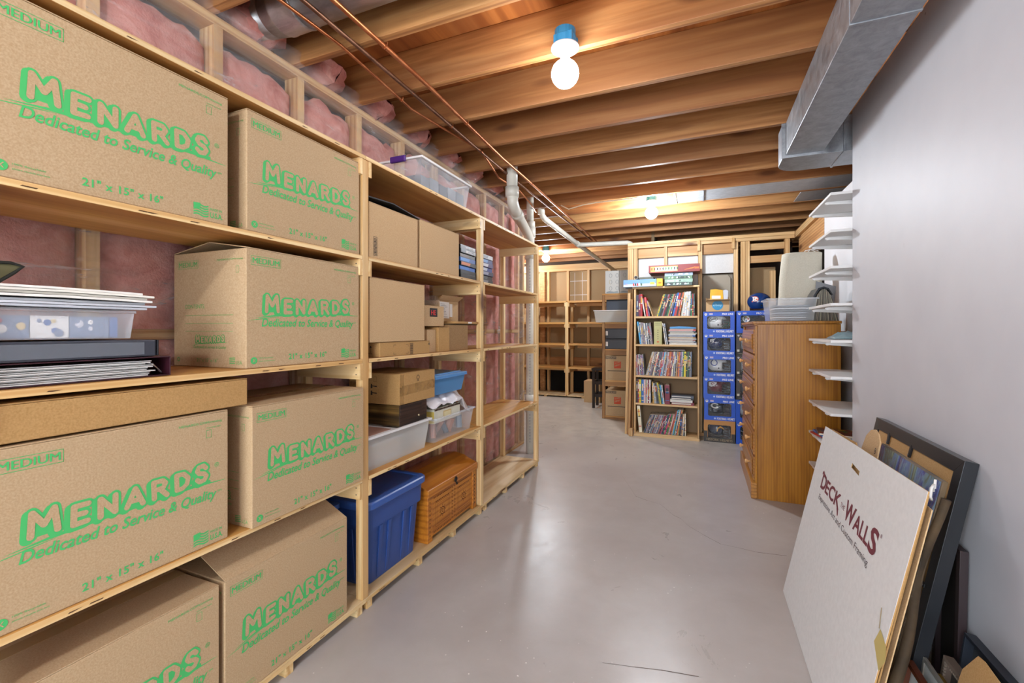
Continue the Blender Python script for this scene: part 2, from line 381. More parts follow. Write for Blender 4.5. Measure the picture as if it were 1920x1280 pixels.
# right painted wall, ending beside a recess
wr = M().box((.803, -2.4, 0), (.905, 3.115, JB-.012), wall_m).obj('wall_right', bevel=.002); wr['kind'] = 'structure'
wr2 = struct('wall_right.001')
B('drywall', (1.00, 3.0, 0), (1.10, 4.66, 2.32), plain('ebebee', .55), wr2); B('drywall', (.906, 3.0, 0), (1.0, 3.10, 2.32), wall_m, wr2)
B('top_plate', (.965, 4.665, 2.278), (1.10, 5.95, 2.314), stud[1], wr2); B('top_plate', (.965, 4.665, 2.315), (1.10, 5.95, 2.345), stud[1], wr2)
B('header', (.998, 4.665, 2.085), (1.036, 5.745, 2.277), joist_y, wr2); B('header', (1.062, 4.665, 2.085), (1.10, 5.745, 2.277), joist_y, wr2)
B('header_bottom', (.998, 4.665, 2.05), (1.10, 5.745, 2.084), joist_y, wr2)
B('post', (1.0, 5.66, 0), (1.10, 5.745, 2.049), stud[2], wr2)
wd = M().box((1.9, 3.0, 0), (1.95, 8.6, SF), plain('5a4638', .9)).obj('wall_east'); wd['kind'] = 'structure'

# far framed partition
wf = struct('wall_far'); Y0, Y1 = 5.75, 5.839
B('top_plate', (-.842, Y0, 2.310), (.96, Y1, 2.345), stud[0], wf); B('top_plate', (-.842, Y0, 2.272), (.96, Y1, 2.308), stud[0], wf)
B('bottom_plate', (-.842, Y0, 0), (.96, Y1, .038), stud[0], wf)
for a, b in ((-.842, -.775), (-.770, -.725), (-.409, -.372), (-.022, .020), (.358, .402), (.429, .478), (.481, .521), (.868, .914)):
    B('stud', (a, Y0, .04), (b, Y1, 2.270), stud[2], wf)
B('stud', (-.85, Y1+.01, .0), (-.76, Y1+.10, 2.30), stud[2], wf)
for a, b in ((-.72, -.412), (-.370, -.025), (.022, .355)):
    B('header', (a, Y0+.05, 2.155), (b, Y1-.001, 2.271), stud[0], wf)
B('white_backing_board', (-.72, Y1+.005, 1.20), (-.025, Y1+.02, 2.18), white_b, wf)
B('white_backing_board', (-.02, Y1+.005, 1.93), (.40, Y1+.02, 2.18), white_b, wf)
B('grey_backing_board', (-.02, Y1+.06, .05), (.355, Y1+.075, 1.925), plain('8d8375', .7, vary=.1), wf)
M().prism([(0, 0), (.30, 0), (.30, .62), (.27, .66), (.02, .66), (0, .64)], fr((.03, Y1+.05, 1.25), (1, 0, 0), (0, 0, 1)), 0, .02, plain('a39a8b', .7)).obj('grey_panel', wf, .004)
for z0, z1 in ((2.165, 2.24), (2.02, 2.10)): B('ladder_board', (.522, Y0+.02, z0), (.867, Y0+.045, z1), stud[0], wf)
B('recess_shade_panel', (.522, Y1+.3, 1.0), (1.0, Y1+.32, 2.3), plain('2a1c14', .9), wf)  # dark sheet behind the opening, recess shade put into its colour
B('kraft_panel', (.53, Y1+.10, .3), (.80, Y1+.11, 1.985), kraftwall, wf); B('trim_strip', (.74, Y1+.07, .3), (.80, Y1+.085, 1.94), stud[2], wf)
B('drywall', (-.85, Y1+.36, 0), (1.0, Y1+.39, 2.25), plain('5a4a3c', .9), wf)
# cut blocks nailed under the plate, their shadows fall on the studs
for x in (-.03, .335): M().prism([(0, 0), (.03, 0), (.035, .07), (.015, .13), (0, .12)], fr((x, Y0, 2.19), (0, -1, 0), (0, 0, 1)), -.03, 0, stud[2]).obj('nailed_block', wf, .001)

# back wall of framing with kraft faced boards
wb = struct('wall_back'); YB = 8.45
B('top_plate', (-4.5, YB, 2.40), (-.6, YB+.09, 2.445), stud[0], wb); B('top_beam', (-4.5, YB-.01, 2.445), (-.6, YB+.09, 2.529), stud[0], wb)
for x in (-4.05, -3.6, -3.20, -2.805, -2.405, -2.0, -1.6, -1.2, -.8): B('stud', (x, YB, .04), (x+.045, YB+.09, 2.399), stud[2], wb)
B('stud', (-2.955, YB, .04), (-2.86, YB+.09, 2.399), joist_y, wb)
B('kraft_board', (-4.5, YB+.092, .50), (-.6, YB+.10, 2.44), kraftwall, wb)
M().box((-4.5, YB+.087, 1.36), (-.6, YB+.0915, 1.375), white_b).obj('board_seam', wb)
for x in (-2.27, -2.12): B('board_seam', (x, YB+.088, 1.75), (x+.008, YB+.0915, 2.37), white_b, wb)
for z in (1.93, 2.20): B('board_seam', (-2.37, YB+.088, z), (-2.02, YB+.0915, z+.01), white_b, wb)
B('rough_board', (-4.5, YB+.05, .45), (-.6, YB+.085, .72), joist_m, wb)
B('opening_shade_panel', (-4.5, YB+.10, .05), (-.6, YB+.12, .50), plain('0c0b0b', .9), wb)  # near-black sheet, shade of the low openings put into its colour
B('bottom_plate', (-4.5, YB, 0), (-.6, YB+.09, .04), stud[0], wb)
wo = M().box((-4.55, 4.7, 0), (-4.5, 8.6, SF), kraftwall).obj('wall_west'); wo['kind'] = 'structure'
wo = M().box((-.62, 6.4, 0), (-.58, 8.6, SF), plain('8a7458', .9)).obj('wall_closet'); wo['kind'] = 'structure'

wo = M().box((-4.6, 8.62, 0), (2.0, 8.66, SF), plain('4a3c30', .9)).obj('wall_light_stop'); wo['kind'] = 'structure'  # unseen wall added to stop world light leaking in over the back wall
wo = M().box((1.1, 2.95, 0), (1.95, 3.0, SF), plain('4a3c30', .9)).obj('wall_light_stop_side'); wo['kind'] = 'structure'  # unseen end wall added to keep world light out behind the partition

g = M()
for pts_ in ([(-.631, 3.936), (-.52, 3.66), (-.45, 3.475), (-.36, 3.42), (-.266, 3.385), (-.171, 3.224), (-.12, 3.18), (-.073, 3.086), (.021, 2.98), (.112, 2.894), (.2, 2.885), (.298, 2.869), (.443, 2.886)], [(-.341, 1.691), (-.226, 1.716), (-.133, 1.739), (-.005, 1.759)]):
    for i, (a_, b_) in enumerate(zip(pts_, pts_[1:])):
        h_ = .0010+.0006*(i % 3); g.add([(a_[0], a_[1]-h_, .0006), (b_[0], b_[1]-h_, .0006), (b_[0], b_[1]+h_*.6, .0006), (a_[0], a_[1]+h_*.6, .0006)], [(0, 1, 2, 3)], plain('6a5c54', .8))
g.obj('floor_crack', fo)

# ================================================================ CEILING SERVICES
def bulb_fixture(x, y, z, label, mat, side=1, big=True):
    t = thing('ceiling_bulb_holder', label, 'light', (x, y, z), 0, 'bare ceiling bulbs')
    # z is the centre of the globe
    r = .060
    prof = [(.001, -r)] + [(r*math.sin(a), -r*math.cos(a)) for a in [PI*i/16 for i in range(1, 14)]] + [(.022, .060), (.016, .068)]
    M().lathe(prof, (0, 0, 0), mat, 28).obj('bulb', t, smooth=True)
    hp = [(.017, .069), (.021, .072), (.021, .084), (.024, .096), (.055, .104), (.062, .110), (.062, .116), (.055, .119), (.01, .119)]
    M().lathe(hp, (0, 0, 0), whitep, 28).obj('lamp_holder', t, smooth=True)
    g = M().lathe([(.01, .120), (.050, .120), (.050, .155), (.046, .160), (.046, .190), (.01, .190)], (0, 0, 0), plain('2f8fc4', .4), 20)
    for a in (.6, 2.2, 3.9, 5.4): g.box((.046*math.cos(a)-.008, .046*math.sin(a)-.006, .120), (.046*math.cos(a)+.012, .046*math.sin(a)+.008, .16), plain('2f8fc4', .4))
    g.obj('junction_box', t)
    return t
bulb_fixture(-.548, 1.90, 2.385, 'large round bulb in blue box nearest the camera on the joists', lampm)
bulb_fixture(-.447, 4.62, 2.415, 'round bulb glowing in the middle of the ceiling before the bookcase', lampc)
bulb_fixture(-2.28, 6.80, 2.40, 'glowing bulb over the back room shelves, right of the white pipe', lampc)
bulb_fixture(-3.35, 8.02, 2.44, 'small distant bulb seen right behind the shelving post, farthest back', lampf)
bulb_fixture(-.42, -.75, 2.385, 'bare bulb behind the camera over the aisle', lampf)

# rectangular supply duct with elbow
t = thing('supply_duct', 'grey galvanised rectangular duct running along the ceiling above the white wall', 'duct', (.48, 0, 2.33))
g = M(); g.box((.003, -2.2, 0), (.200, 3.19, .197), galv); g.obj('duct_body', t, .002)
for y in (.4, 1.9): B('duct_seam', (0.0, y, -.004), (.204, y+.012, .199), galv, t, .001)
arc = [(0, 0)] + [(0, .0)]
poly = [(-.012, 3.19)] + [(-.012+.14*(1-math.cos(a)), 3.34+.14*math.sin(a)) for a in [PI/2*i/8 for i in range(9)]] + [(.31, 3.48), (.31, 3.20), (.21, 3.20), (.21, 3.19)]
M().prism(poly, fr((0, 0, -.012), (1, 0, 0), (0, 1, 0)), 0, .212, galv).obj('elbow', t, .002)
M().box((.312, 3.20, -.012), (.509, 3.48, .20), galv).box((.30, 3.19, -.016), (.312, 3.49, .205), galv).obj('branch_duct', t, .002)
B('seam_cleat', (-.018, 3.183, -.016), (.212, 3.191, .199), galv, t, .001)

# round duct in the joist bay
t = thing('round_duct', 'shiny round metal duct between the joists at top left', 'duct', (-1.55, 1.385, 2.628))
def xt(x, y, z): return (z, y, x)
FX = lambda a, b, c: Vector((c, a, b))
M().lathe([(.092, .02), (.092, 1.85)], None, galvr, 36, FX).obj('duct_pipe', t, smooth=True)
M().lathe([(.088, -.16), (.096, -.10), (.099, -.095), (.097, -.09), (.097, .012), (.100, .018), (.097, .024)], None, galvr, 36, FX).obj('collar', t, smooth=True)
M().lathe([(.081, -.33), (.086, -.165)], None, galvr, 30, FX).obj('end_sleeve', t, smooth=True)

def tubething(name, label, cat, path, r, mat, group=None, n=10, clips=()):
    o = M().tube(path, r, mat, n).obj(name, smooth=True); tag(o, label, cat, group)
    for y in clips:
        for a, b in zip(path, path[1:]):
            if a[1] <= y <= b[1]:
                f = (y-a[1])/(b[1]-a[1]); x = lin(a[0], b[0], f); z = lin(a[2], b[2], f)
                M().tube([(x-r-.002, y, z+.012), (x-r-.002, y, z-.004), (x, y, z-r-.002), (x+r+.002, y, z-.004), (x+r+.006, y, z+.014)], .0022, copper, 6).obj('pipe_clip', o)
    return o
zc = 2.514
tubething('copper_pipe', 'straight bright copper water pipe under the joists, rightmost of three', 'pipe', [(-1.26, -1.5, zc), (-1.285, 1.2, zc), (-1.29, 1.96, zc), (-1.335, 2.98, zc), (-1.336, 3.4, zc), (-1.365, 6.36, zc)], .0105, copper, None, 12, (1.6, 2.39, 3.6, 5.2))
tubething('copper_pipe', 'darker straight copper pipe in the middle of the three under the joists', 'pipe', [(-1.36, -1.5, zc), (-1.392, 1.24, zc), (-1.41, 2.2, zc), (-1.43, 2.94, zc), (-1.436, 3.42, zc), (-1.411, 6.25, zc)], .0095, copperd, None, 12, (2.39, 3.2))
tubething('copper_tube', 'thin bent copper tube left of the two straight copper pipes', 'pipe', [(-1.46, -1.5, 2.515), (-1.475, 1.2, 2.515), (-1.462, 1.52, 2.515), (-1.49, 1.9, 2.510), (-1.504, 2.10, 2.505), (-1.485, 2.3, 2.51), (-1.466, 2.47, 2.515), (-1.43, 2.7, 2.515), (-1.418, 2.80, 2.515), (-1.46, 3.05, 2.50), (-1.50, 3.28, 2.485), (-1.49, 3.7, 2.50), (-1.53, 4.1, 2.49), (-1.575, 4.38, 2.48)], .007, copper, None, 10, (2.0, 2.8))

# white drains
def bend(p, q, r, k=6):  # quarter-ish corner between directions
    return [p]
t = thing('drain_stack', 'thick white PVC drain stack standing at the end of the left shelving', 'pipe', (-1.60, 4.27, 0))
g = M(); g.tube([(0, 0, 0), (0, 0, 2.20)], .0445, pvc, 20); g.obj('riser', t, smooth=True)
for z0, z1 in ((.42, .50), (.50, .60)): M().tube([(0, 0, z0), (0, 0, z1)], .055 if z0 > .45 else .052, pvc, 20).obj('coupling', t, smooth=True)
for z0, z1, r in ((1.98, 2.05, .053), (2.20, 2.30, .055), (2.30, 2.36, .050)): M().tube([(0, 0, z0), (0, 0, z1)], r, pvc, 20).obj('coupling', t, smooth=True)
M().tube([(0, 0, 2.36), (0.0, 0.0, SF-.01)], .036, pvc, 16).obj('vent_pipe', t, smooth=True)
p0 = Vector((0, 0, 2.12)); p1 = Vector((.20, -.95, 2.26-.0))
M().tube([(0, 0, 2.10), (.015, -.07, 2.17), (.04, -.18, 2.20), (.16, -.74, 2.24), (.185, -.86, 2.255), (.195, -.92, 2.29), (.198, -.945, 2.35)], .045, pvc, 20).obj('wye_arm', t, smooth=True)
M().tube([(.155, -.71, 2.237), (.17, -.79, 2.245)], .052, pvc, 20).obj('coupling', t, smooth=True)
M().tube([(.198, -.945, 2.33), (.198, -.945, 2.41)], .055, pvc, 20).obj('coupling', t, smooth=True)
M().tube([(.198, -.945, 2.41), (.198, -.945, SF-.01)], .0445, pvc, 20).obj('upper_pipe', t, smooth=True)
M().box((.04, -.0005, .06), (.047, .0005, .42), ink).obj('print_line', t)
g = M(); F = fr((.0, -.0452, 0), (1, 0, 0), (0, 0, 1))
for k in range(60): g.flat([(.012, .12+k*.03), (.017, .12+k*.03), (.017, .135+k*.03), (.012, .135+k*.03)], F, plain('3a4a78', .6), .0003)
g.obj('print_marks', t)
t = thing('drain_branch', 'slim white PVC drain sloping away under the joists with a side arm', 'pipe', (-1.54, 4.44, 2.45))
M().tube([(0, 0, .29), (0, 0, .07), (.0, .03, .02), (.003, .10, -.005), (.025, 1.3, -.045), (.07, 3.05, -.09), (.10, 4.0, -.11)], .030, pvc, 16).obj('drain_pipe', t, smooth=True)
M().tube([(0, 0, .02), (0, 0, .12)], .038, pvc, 16).obj('coupling', t, smooth=True)
M().tube([(.028, 1.44, -.048), (.11, 1.50, -.045), (.66, 1.55, -.050), (.70, 1.552, -.065), (.715, 1.553, -.12)], .030, pvc, 16).obj('side_arm', t, smooth=True)
M().tube([(.025, 1.36, -.045), (.03, 1.50, -.049)], .037, pvc, 16).obj('wye_fitting', t, smooth=True)
# loose cables stapled to the joists
tubething('electric_cable', 'pale electrical cable looped along the joists left of the middle bulb', 'cable', [(-1.30, 4.36, 2.518), (-1.22, 4.36, 2.47), (-1.08, 4.37, 2.50), (-.95, 4.36, 2.505), (-.7, 4.385, 2.515), (-.55, 4.40, 2.52)], .006, plain('e0d3b8', .5))

# ================================================================ LEFT SHELVING
XF, XBK = -1.38, -1.755
Zs = [.057, .600, 1.130, 1.590, 2.038]; T = .018
posts = [(.382, .420), (1.567, 1.605), (2.728, 2.766), (3.870, 3.908)]
sh = thing('storage_shelving', 'long home-built pine and plywood shelving unit along the insulated left wall', 'shelving')
for y0, y1 in posts:
    for x0, x1 in ((XF-.038, XF), (XBK, XBK+.038)):
        B('post', (x0, y0, Zs[0]+.0005), (x1, y1, Zs[4]-T-.0005), pine[2], sh, .002)
for b in range(3):
    ya, yb = posts[b][1], posts[b+1][0]
    for k, z in enumerate(Zs):
        if k in (0, 4): y0, y1 = ya-.019, yb+.019
        else: y0, y1 = ya+.0008, yb-.0008
        if b == 0 and k in (0, 4): y0 = .382
        if b == 2 and k in (0, 4): y1 = 3.908
        m = M().box((XBK, y0+.0003, z-T), (XF+.001*(k in (0, 4)), y1-.0003, z), ply[1] if k else plytop)
        m.obj('shelf', sh, .0012)
        # pale edge veneer with ply lines
        e = M(); Fe = fr((XF+.0012*(k in (0, 4)), 0, z-T), (0, 1, 0), (0, 0, 1))
        e.flat([(y0+.001, 0.001), (y1-.001, 0.001), (y1-.001, T-.001), (y0+.001, T-.001)], Fe, pine[1], .0006)
        rr = random.Random(b*7+k)
        for q in range(5):
            yy = rr.uniform(y0+.05, y1-.1); e.flat([(yy, .006), (yy+rr.uniform(.008, .03), .0055), (yy+.03, .0085), (yy+.004, .009)], Fe, plain('5a3a1c', .8), .0010)
        e.obj('edge_veneer', sh)
        if k:
            for yy0, yy1 in ((ya+.0005, ya+.0195), (yb-.0195, yb-.0005)):
                mm = M().box((XBK+.002, yy0, z-T-.071), (XF+.001, yy1, z-T-.0005), pine[0])
                sy = yy0-.0004 if yy1 > yb-.01 else yy1+.0004
                for dz in (.02, .05): mm.tube([(XF-.019, sy+.0002, z-T-dz), (XF-.019, sy-.0002 if yy1 > yb-.01 else sy+.0004, z-T-dz)], .003, black, 8)
                mm.obj('cleat', sh, .001)
for y in (.40, .78, 1.17, 1.535, 1.60, 2.0, 2.36, 2.71, 2.79, 3.15, 3.52, 3.865):
    w_ = .035; B('runner', (XBK+.01, y, 0.0), (XF-.004, y+w_, Zs[0]-T-.0005), pine[0], sh, .001)

# ================================================================ CARDBOARD BOXES
BW, BD, BH = .531, .381, .403
GL = {'M': [[(.02, 0), (.10, 1), (.50, .38), (.88, 1), (.98, 0)]], 'E': [[(.95, .06), (.12, 0), (.10, .98), (.95, 1.0)], [(.10, .52), (.78, .52)]],
      'N': [[(.06, 0), (.10, 1), (.90, .04), (.94, 1)]], 'A': [[(0, 0), (.48, 1), (1, 0)], [(.22, .30), (.78, .30)]],
      'R': [[(.10, 0), (.08, 1), (.70, .98), (.90, .78), (.72, .52), (.12, .50)], [(.5, .5), (.98, 0)]],
      'D': [[(.10, .02), (.08, .98), (.60, .96), (.95, .62), (.85, .24), (.50, .03), (.10, .02)]],
      'S': [[(.92, .80), (.70, 1.0), (.28, .98), (.10, .76), (.28, .56), (.72, .46), (.92, .26), (.70, .03), (.28, 0), (.06, .18)]]}
def logo(g, F, u0, v0, w, h, faint=False):
    gm = green2 if faint else green; kb = kraft
    wd = [1.32, .86, 1.0, 1.0, .98, .98, .86]; tot = sum(wd); u = u0
    lift = [.0, -.04, -.03, .0, .03, .08, .16]
    for k, c in enumerate('MENARDS'):
        lw = w*wd[k]/tot; hh = h*(1.10, .92, .92, .92, .92, .92, .95)[k]; dv = lift[k]*h
        r = (.02, -.04, .03, -.02, .03, .02, .06)[k]; cu, cv = u+lw/2, v0+dv+hh/2
        wp = lambda a, b: (cu+(a-cu)*math.cos(r)-(b-cv)*math.sin(r), cv+(a-cu)*math.sin(r)+(b-cv)*math.cos(r))
        x0, ww, v_ = u+lw*.17, lw*.62, v0+dv+hh*.10; hb_ = hh*.80
        for q, (du, dz) in enumerate(((0, 0), (-h*.09, -h*.06))):
            g.strokes(GL[c], F, gm, x0+du, v_+dz, ww, hb_, h*.205, .00030+.00006*k+.00003*q, .000002, wp)
            g.flat([wp(x0+du, v_+dz), wp(x0+ww+du, v_+dz), wp(x0+ww+du, v_+hb_*.7+dz), wp(x0+du, v_+hb_*.7+dz)], F, gm, .00015+.00001*k+.000005*q)
        g.strokes(GL[c], F, kb, x0, v_, ww, hb_, h*.110, .0010, .00001, wp)
        u += lw
    P = lambda a, b: (u0+a*w, v0+b*h)
    g.flat([P(-.07, -.30), P(.10, -.20), P(.35, -.10), P(.65, -.03), P(1.0, .06), P(1.0, .20), P(.65, .16), P(.35, .10), P(.12, -.08)], F, gm, .00024)
    g.flat([P(-.14, -.46), P(-.05, -.40), P(.16, -.20), P(.05, -.26)], F, gm, .00026)
    g.flat([P(.95, .02), P(1.10, .0), P(1.12, .012), P(.98, .08)], F, gm, .00026)
def front_print(parent, F, dim=True, faint=False):
    gm = green2 if faint else green
    g = M(); g.outline(.017, .349, .132, .380, .0012, F, gm); g.text('MEDIUM', F, gm, .023, .355, .103, .019, bold=.03); g.obj('size_mark', parent)
    g = M(); g.text('MENARDS.COM/moving', F, gm, .385, .372, .125, .009); g.text('moving tips', F, gm, .462, .358, .045, .005); g.obj('web_address', parent)
    g = M(); g.outline(.462, .330, .478, .354, .001, F, gm); g.obj('phone_symbol', parent)
    g = M(); g.text('Dedicated to Service & Quality', F, gm, .056, .132, .438, .038, bold=.018, shear=.25); g.text('SM', F, gm, .497, .156, .012, .006); g.obj('slogan', parent)
    g = M(); g.text('21" x 15" x 16"', F, gm, .166, .022, .178, .021, bold=.02, space=1.08); g.obj('size_print', parent)
    g = M()
    for k in range(5):
        pts = [(.425+.044*i/6, .014+k*.0075+.003*math.sin(i*1.1)) for i in range(7)]
        g.flat(pts + [(a, b+.0042) for a, b in reversed(pts)], F, gm)
    g.flat([(.425, .034), (.445, .036), (.445, .052), (.425, .050)], F, gm, .0008)
    g.text('MADE IN', F, gm, .474, .036, .036, .008); g.text('U.S.A.', F, gm, .474, .014, .038, .017, bold=.02); g.obj('flag_mark', parent)
    g = M(); ring = [(.028+.012*math.cos(a), .026+.012*math.sin(a)) for a in [2*PI*i/18 for i in range(18)]]
    g.flat(ring, F, gm); g.text('X', F, kraft, .022, .020, .012, .012, .0009, bold=.02)
    g.text('100% Recyclable', F, gm, .046, .030, .055, .0055); g.text('please recycle this box', F, gm, .046, .020, .062, .005); g.obj('recycling_mark', parent)
    g = M(); logo(g, F, .060, .188, .415, .060, faint); g.text('®', F, gm, .487, .235, .014, .014); g.obj('printed_logo', parent)
def side_print(parent, F, small=False):
    gm = green2
    g = M(); g.outline(.027, .347, .138, .375, .001, F, gm); g.text('MEDIUM', F, gm, .032, .352, .10, .018, bold=.02); g.obj('size_mark', parent)
    g = M(); g.text('MENARDS.COM/moving', F, gm, .236, .364, .13, .008); g.outline(.333, .322, .347, .345, .001, F, gm); g.obj('web_address', parent)
    g = M(); g.text('CONTENTS:', F, gm, .066, .205, .106, .014)
    for v in (.180, .152, .124): g.flat([(.066, v), (.318, v), (.318, v+.0012), (.066, v+.0012)], F, gm)
    g.obj('contents_form', parent)
    g = M(); g.text('Dedicated to Service & Quality', F, gm, .112, .062, .172, .013, shear=.2); g.obj('slogan', parent)
    g = M(); g.text('21" x 15" x 16"', F, gm, .13, .018, .11, .013); g.obj('size_print', parent)
    g = M(); g.text('U.S.A.', F, gm, .333, .014, .03, .012)
    for k in range(4): g.flat([(.30, .014+k*.006), (.328, .016+k*.006), (.328, .019+k*.006), (.30, .017+k*.006)], F, gm)
    g.obj('flag_mark', parent)
    g = M(); g.text('O', F, gm, .02, .016, .016, .016, bold=.03); g.obj('recycling_mark', parent)
    g = M(); logo(g, F, .122, .085, .155, .024, True); g.obj('printed_logo', parent)
def carton(label, y, z, x=-1.386, tent=0, side=True, rz=0, tent_split=.5):
    t = thing('moving_box', label, 'box', (x, y, z+.0005), rz, 'green-printed cardboard moving boxes')
    M().box((-BD, 0, 0), (0, BW, BH), kraft).obj('box_body', t, .003)
    front_print(t, fr((0.0002, 0, 0), (0, 1, 0), (0, 0, 1)))
    if side: side_print(t, fr((-BD, -.0002, 0), (1, 0, 0), (0, 0, 1)))
    c = .003
    if tent:
        xm = -BD*tent_split
        M().hexa([(0, .002, BH), (0, BW-.002, BH), (xm, BW-.002, BH+tent), (xm, .002, BH+tent), (0, .002, BH+c), (0, BW-.002, BH+c), (xm, BW-.002, BH+tent+c), (xm, .002, BH+tent+c)], kraft).obj('flap', t, label='front flap lifted')
        M().hexa([(-BD, .002, BH), (xm-.004, .002, BH+tent*.95), (xm-.004, BW-.002, BH+tent*.95), (-BD, BW-.002, BH), (-BD, .002, BH+c), (xm-.004, .002, BH+tent*.95+c), (xm-.004, BW-.002, BH+tent*.95+c), (-BD, BW-.002, BH+c)], kraft).obj('flap', t, label='rear flap lifted')
        M().box((xm+.01, .03, BH+.0005), (xm+.013, BW-.03, BH+tent*.8), plain('241a10', .9)).obj('inner_shadow_board', t) if False else None
    else:
        for a, b in ((-BD/2+.001, 0), (-BD, -BD/2-.001)): M().box((a, 0.001, BH+.0004), (b, BW-.001, BH+.0034), kraft).obj('flap', t, .001)
        M().box((-BD/2-.025, 0.0, BH+.0036), (-BD/2+.025, BW, BH+.0042), film('box_tape', 'c8a878', .7, .2, False)).obj('tape', t)
    return t
carton('largest-looking box at top left on the upper shelf, 21 x 15 x 16 facing out', .428, Zs[3])
carton('moving box on the upper shelf right of the top left one', 1.022, Zs[3], -1.386)
b = carton('moving box on the middle shelf with lifted flaps and a lined contents side', 1.020, Zs[2], tent=.030, side=True)
carton('moving box under the long flat carton on the lower left shelf', .428, Zs[1])
carton('moving box on the lower shelf standing forward beside the shelf post', 1.026, Zs[1], -1.366)
carton('moving box cut off by the bottom of the picture at lower left', .400, Zs[0], side=False)
carton('moving box on the bottom shelf with its front flap torn and raised', .948, Zs[0], -1.386, tent=.062, tent_split=.34)
t = thing('flat_carton', 'long flat plain cardboard carton lying on a moving box at left', 'box', (-1.39, .36, 1.0125))
M().box((-.36, 0, 0), (0, .668, .084), kraft3).obj('box_body', t, .003)
M().box((-.36, .001, .0845), (-.182, .667, .088), kraft3).box((-.178, .001, .0845), (0, .667, .088), kraft3).obj('flap', t, .001)

# ---- things on the middle shelf at left
def stackbox(name, label, cat, x0, x1, y0, y1, z0, z1, mat, bev=.002, group=None):
    o = M().box((x0-x1, 0, 0), (0, y1-y0, z1-z0), mat).obj(name, bevel=bev); o.location = (x1, y0, z0); tag(o, label, cat, group); return o
z = Zs[2]
t = thing('ring_binder', 'maroon ring binder full of clear pages, lowest in the stack at left', 'binder', (-1.40, .36, z+.001))
mar = plain('3a1822', .35); M().box((-.29, 0, 0), (0, .44, .003), mar).box((-.29, .0, .052), (0, .44, .055), mar).box((-.29, .437, .003), (0, .44, .052), mar).obj('cover', t, .001)
g = M()
for k in range(11): g.box((-.275, .01, .004+k*.0038), (-.005-.006*(k % 3), .385+.006*(k % 4), .0066+k*.0038), plain('d9d8d4', .4))
g.obj('pages', t)
M().tube([(-.02, .425, .01), (-.012, .40, .035), (-.02, .375, .044), (-.02, .37, .02)], .0022, plain('b8b8b8', .25, .9)).obj('ring', t)
t = thing('ring_binder', 'grey black ring binder lying spine out on the maroon binder', 'binder', (-1.395, .34, z+.0575), .02)
cv = plain('3c3f48', .32); M().box((-.28, 0, 0), (0, .425, .046), cv).obj('cover', t, .004); B('spine_edge', (-.27, .4265, .002), (.001, .431, .045), blackp, t)
M().box((.0006, .02, .006), (.0012, .395, .040), film('spine_sleeve', '8a8f98', .35, .15, False)).obj('spine_sleeve', t)
t = thing('plastic_card_bin', 'clear plastic bin of trading cards standing on the grey binder', 'bin', (-1.41, .30, z+.108), .0)
M().taper((-.26, 0, 0), (0, .415, .066), .006, clearp, False).obj('bin_body', t); M().box((-.265, -.004, .066), (.004, .419, .074), clearp).obj('lid', t, .002)
rr = random.Random(5); g = M(); yy = .02
cardc = ['e8e4e0', 'c8506a', '4468a8', 'e0c890', 'd8d8e0', '7a8aa8', 'c0464c', 'f0ece8', '88a0c8']
while yy < .37:
    ww = rr.choice((.006, .01, .07, .08)); ww = min(ww, .385-yy); mt = plain(rr.choice(cardc), .4)
    g.box((-.22, yy, .003), (-.012, yy+ww-.002, .056), mt)
    if ww > .05:
        F = fr((-.0115, yy, .003), (0, 1, 0), (0, 0, 1))
        for q in range(5):
            cx, cy, r_ = rr.uniform(.012, ww-.014), rr.uniform(.012, .042), rr.uniform(.004, .010)
            g.flat([(cx+r_*math.cos(a), cy+r_*1.1*math.sin(a)) for a in [2*PI*i/10 for i in range(10)]], F, plain(rr.choice(cardc), .4), .0006+.0002*q)
    yy += ww
g.obj('cards', t)
z2 = z+.108+.0755
for k in range(7):
    cc = ['dfe2e8', 'c9ccd2', 'b0b4b8', 'efece4', 'd8d4c8', 'e8e4d8', 'f2efe8'][k]
    dy = [.0, .02, -.005, .01, .0, .015, -.01][k]
    lab = ['clear sleeved sheets lying directly on the card bin', 'plastic page sleeves second up on the card bin', 'dark edged comic third up in the paper stack', 'folded newspaper in the middle of the paper stack', 'yellowed newspaper above the middle of the paper stack', 'newspaper just under the topmost of the paper stack', 'white newspaper on top of the paper stack at left'][k]
    g = M(); nu = 14; th = .0053; x0, x1, y0, y1 = -.27, .0+.006*(k % 2), .0+dy, .43+dy
    for iu in range(nu+1):
        yq = lin(y0, y1, iu/nu); dz = .0006*nz(iu*.7, k*3.1) + (.003 if k > 2 else .0)*math.sin(PI*iu/nu)
        dz = dz if 0 < k else abs(dz)
        g.v += [(x0, yq, dz), (x1+.004*nz(iu, k), yq, dz), (x1+.004*nz(iu, k), yq, dz+th), (x0, yq, dz+th)]
    kk = g.mi(plain(cc, .35 if k < 3 else .7, vary=.08))
    for iu in range(nu):
        for a in range(4): g.f.append((iu*4+a, iu*4+(a+1) % 4, (iu+1)*4+(a+1) % 4, (iu+1)*4+a)); g.m.append(kk)
    g.f += [(0, 1, 2, 3), (nu*4+3, nu*4+2, nu*4+1, nu*4)]; g.m += [kk, kk]
    o = g.obj('newspaper' if k > 2 else 'sleeved_sheets'); o.location = (-1.40, .31, z2+.0012+k*.0066); tag(o, lab, 'paper')
t = thing('canvas_satchel', 'olive canvas bag with dark piping leaning at the left picture edge', 'bag', (-1.47, .45, z2+.030))
ol = plain('6f6a48', .9, vary=.2)
M().prism([(-.30, -.02), (-.02, -.02), (.035, .045), (.05, .060), (.048, .066), (-.02, .066), (-.30, .066)], fr((0, 0, 0), (0, 1, 0), (0, 0, 1)), -.12, .06, ol).obj('bag_body', t, .008, smooth=True)
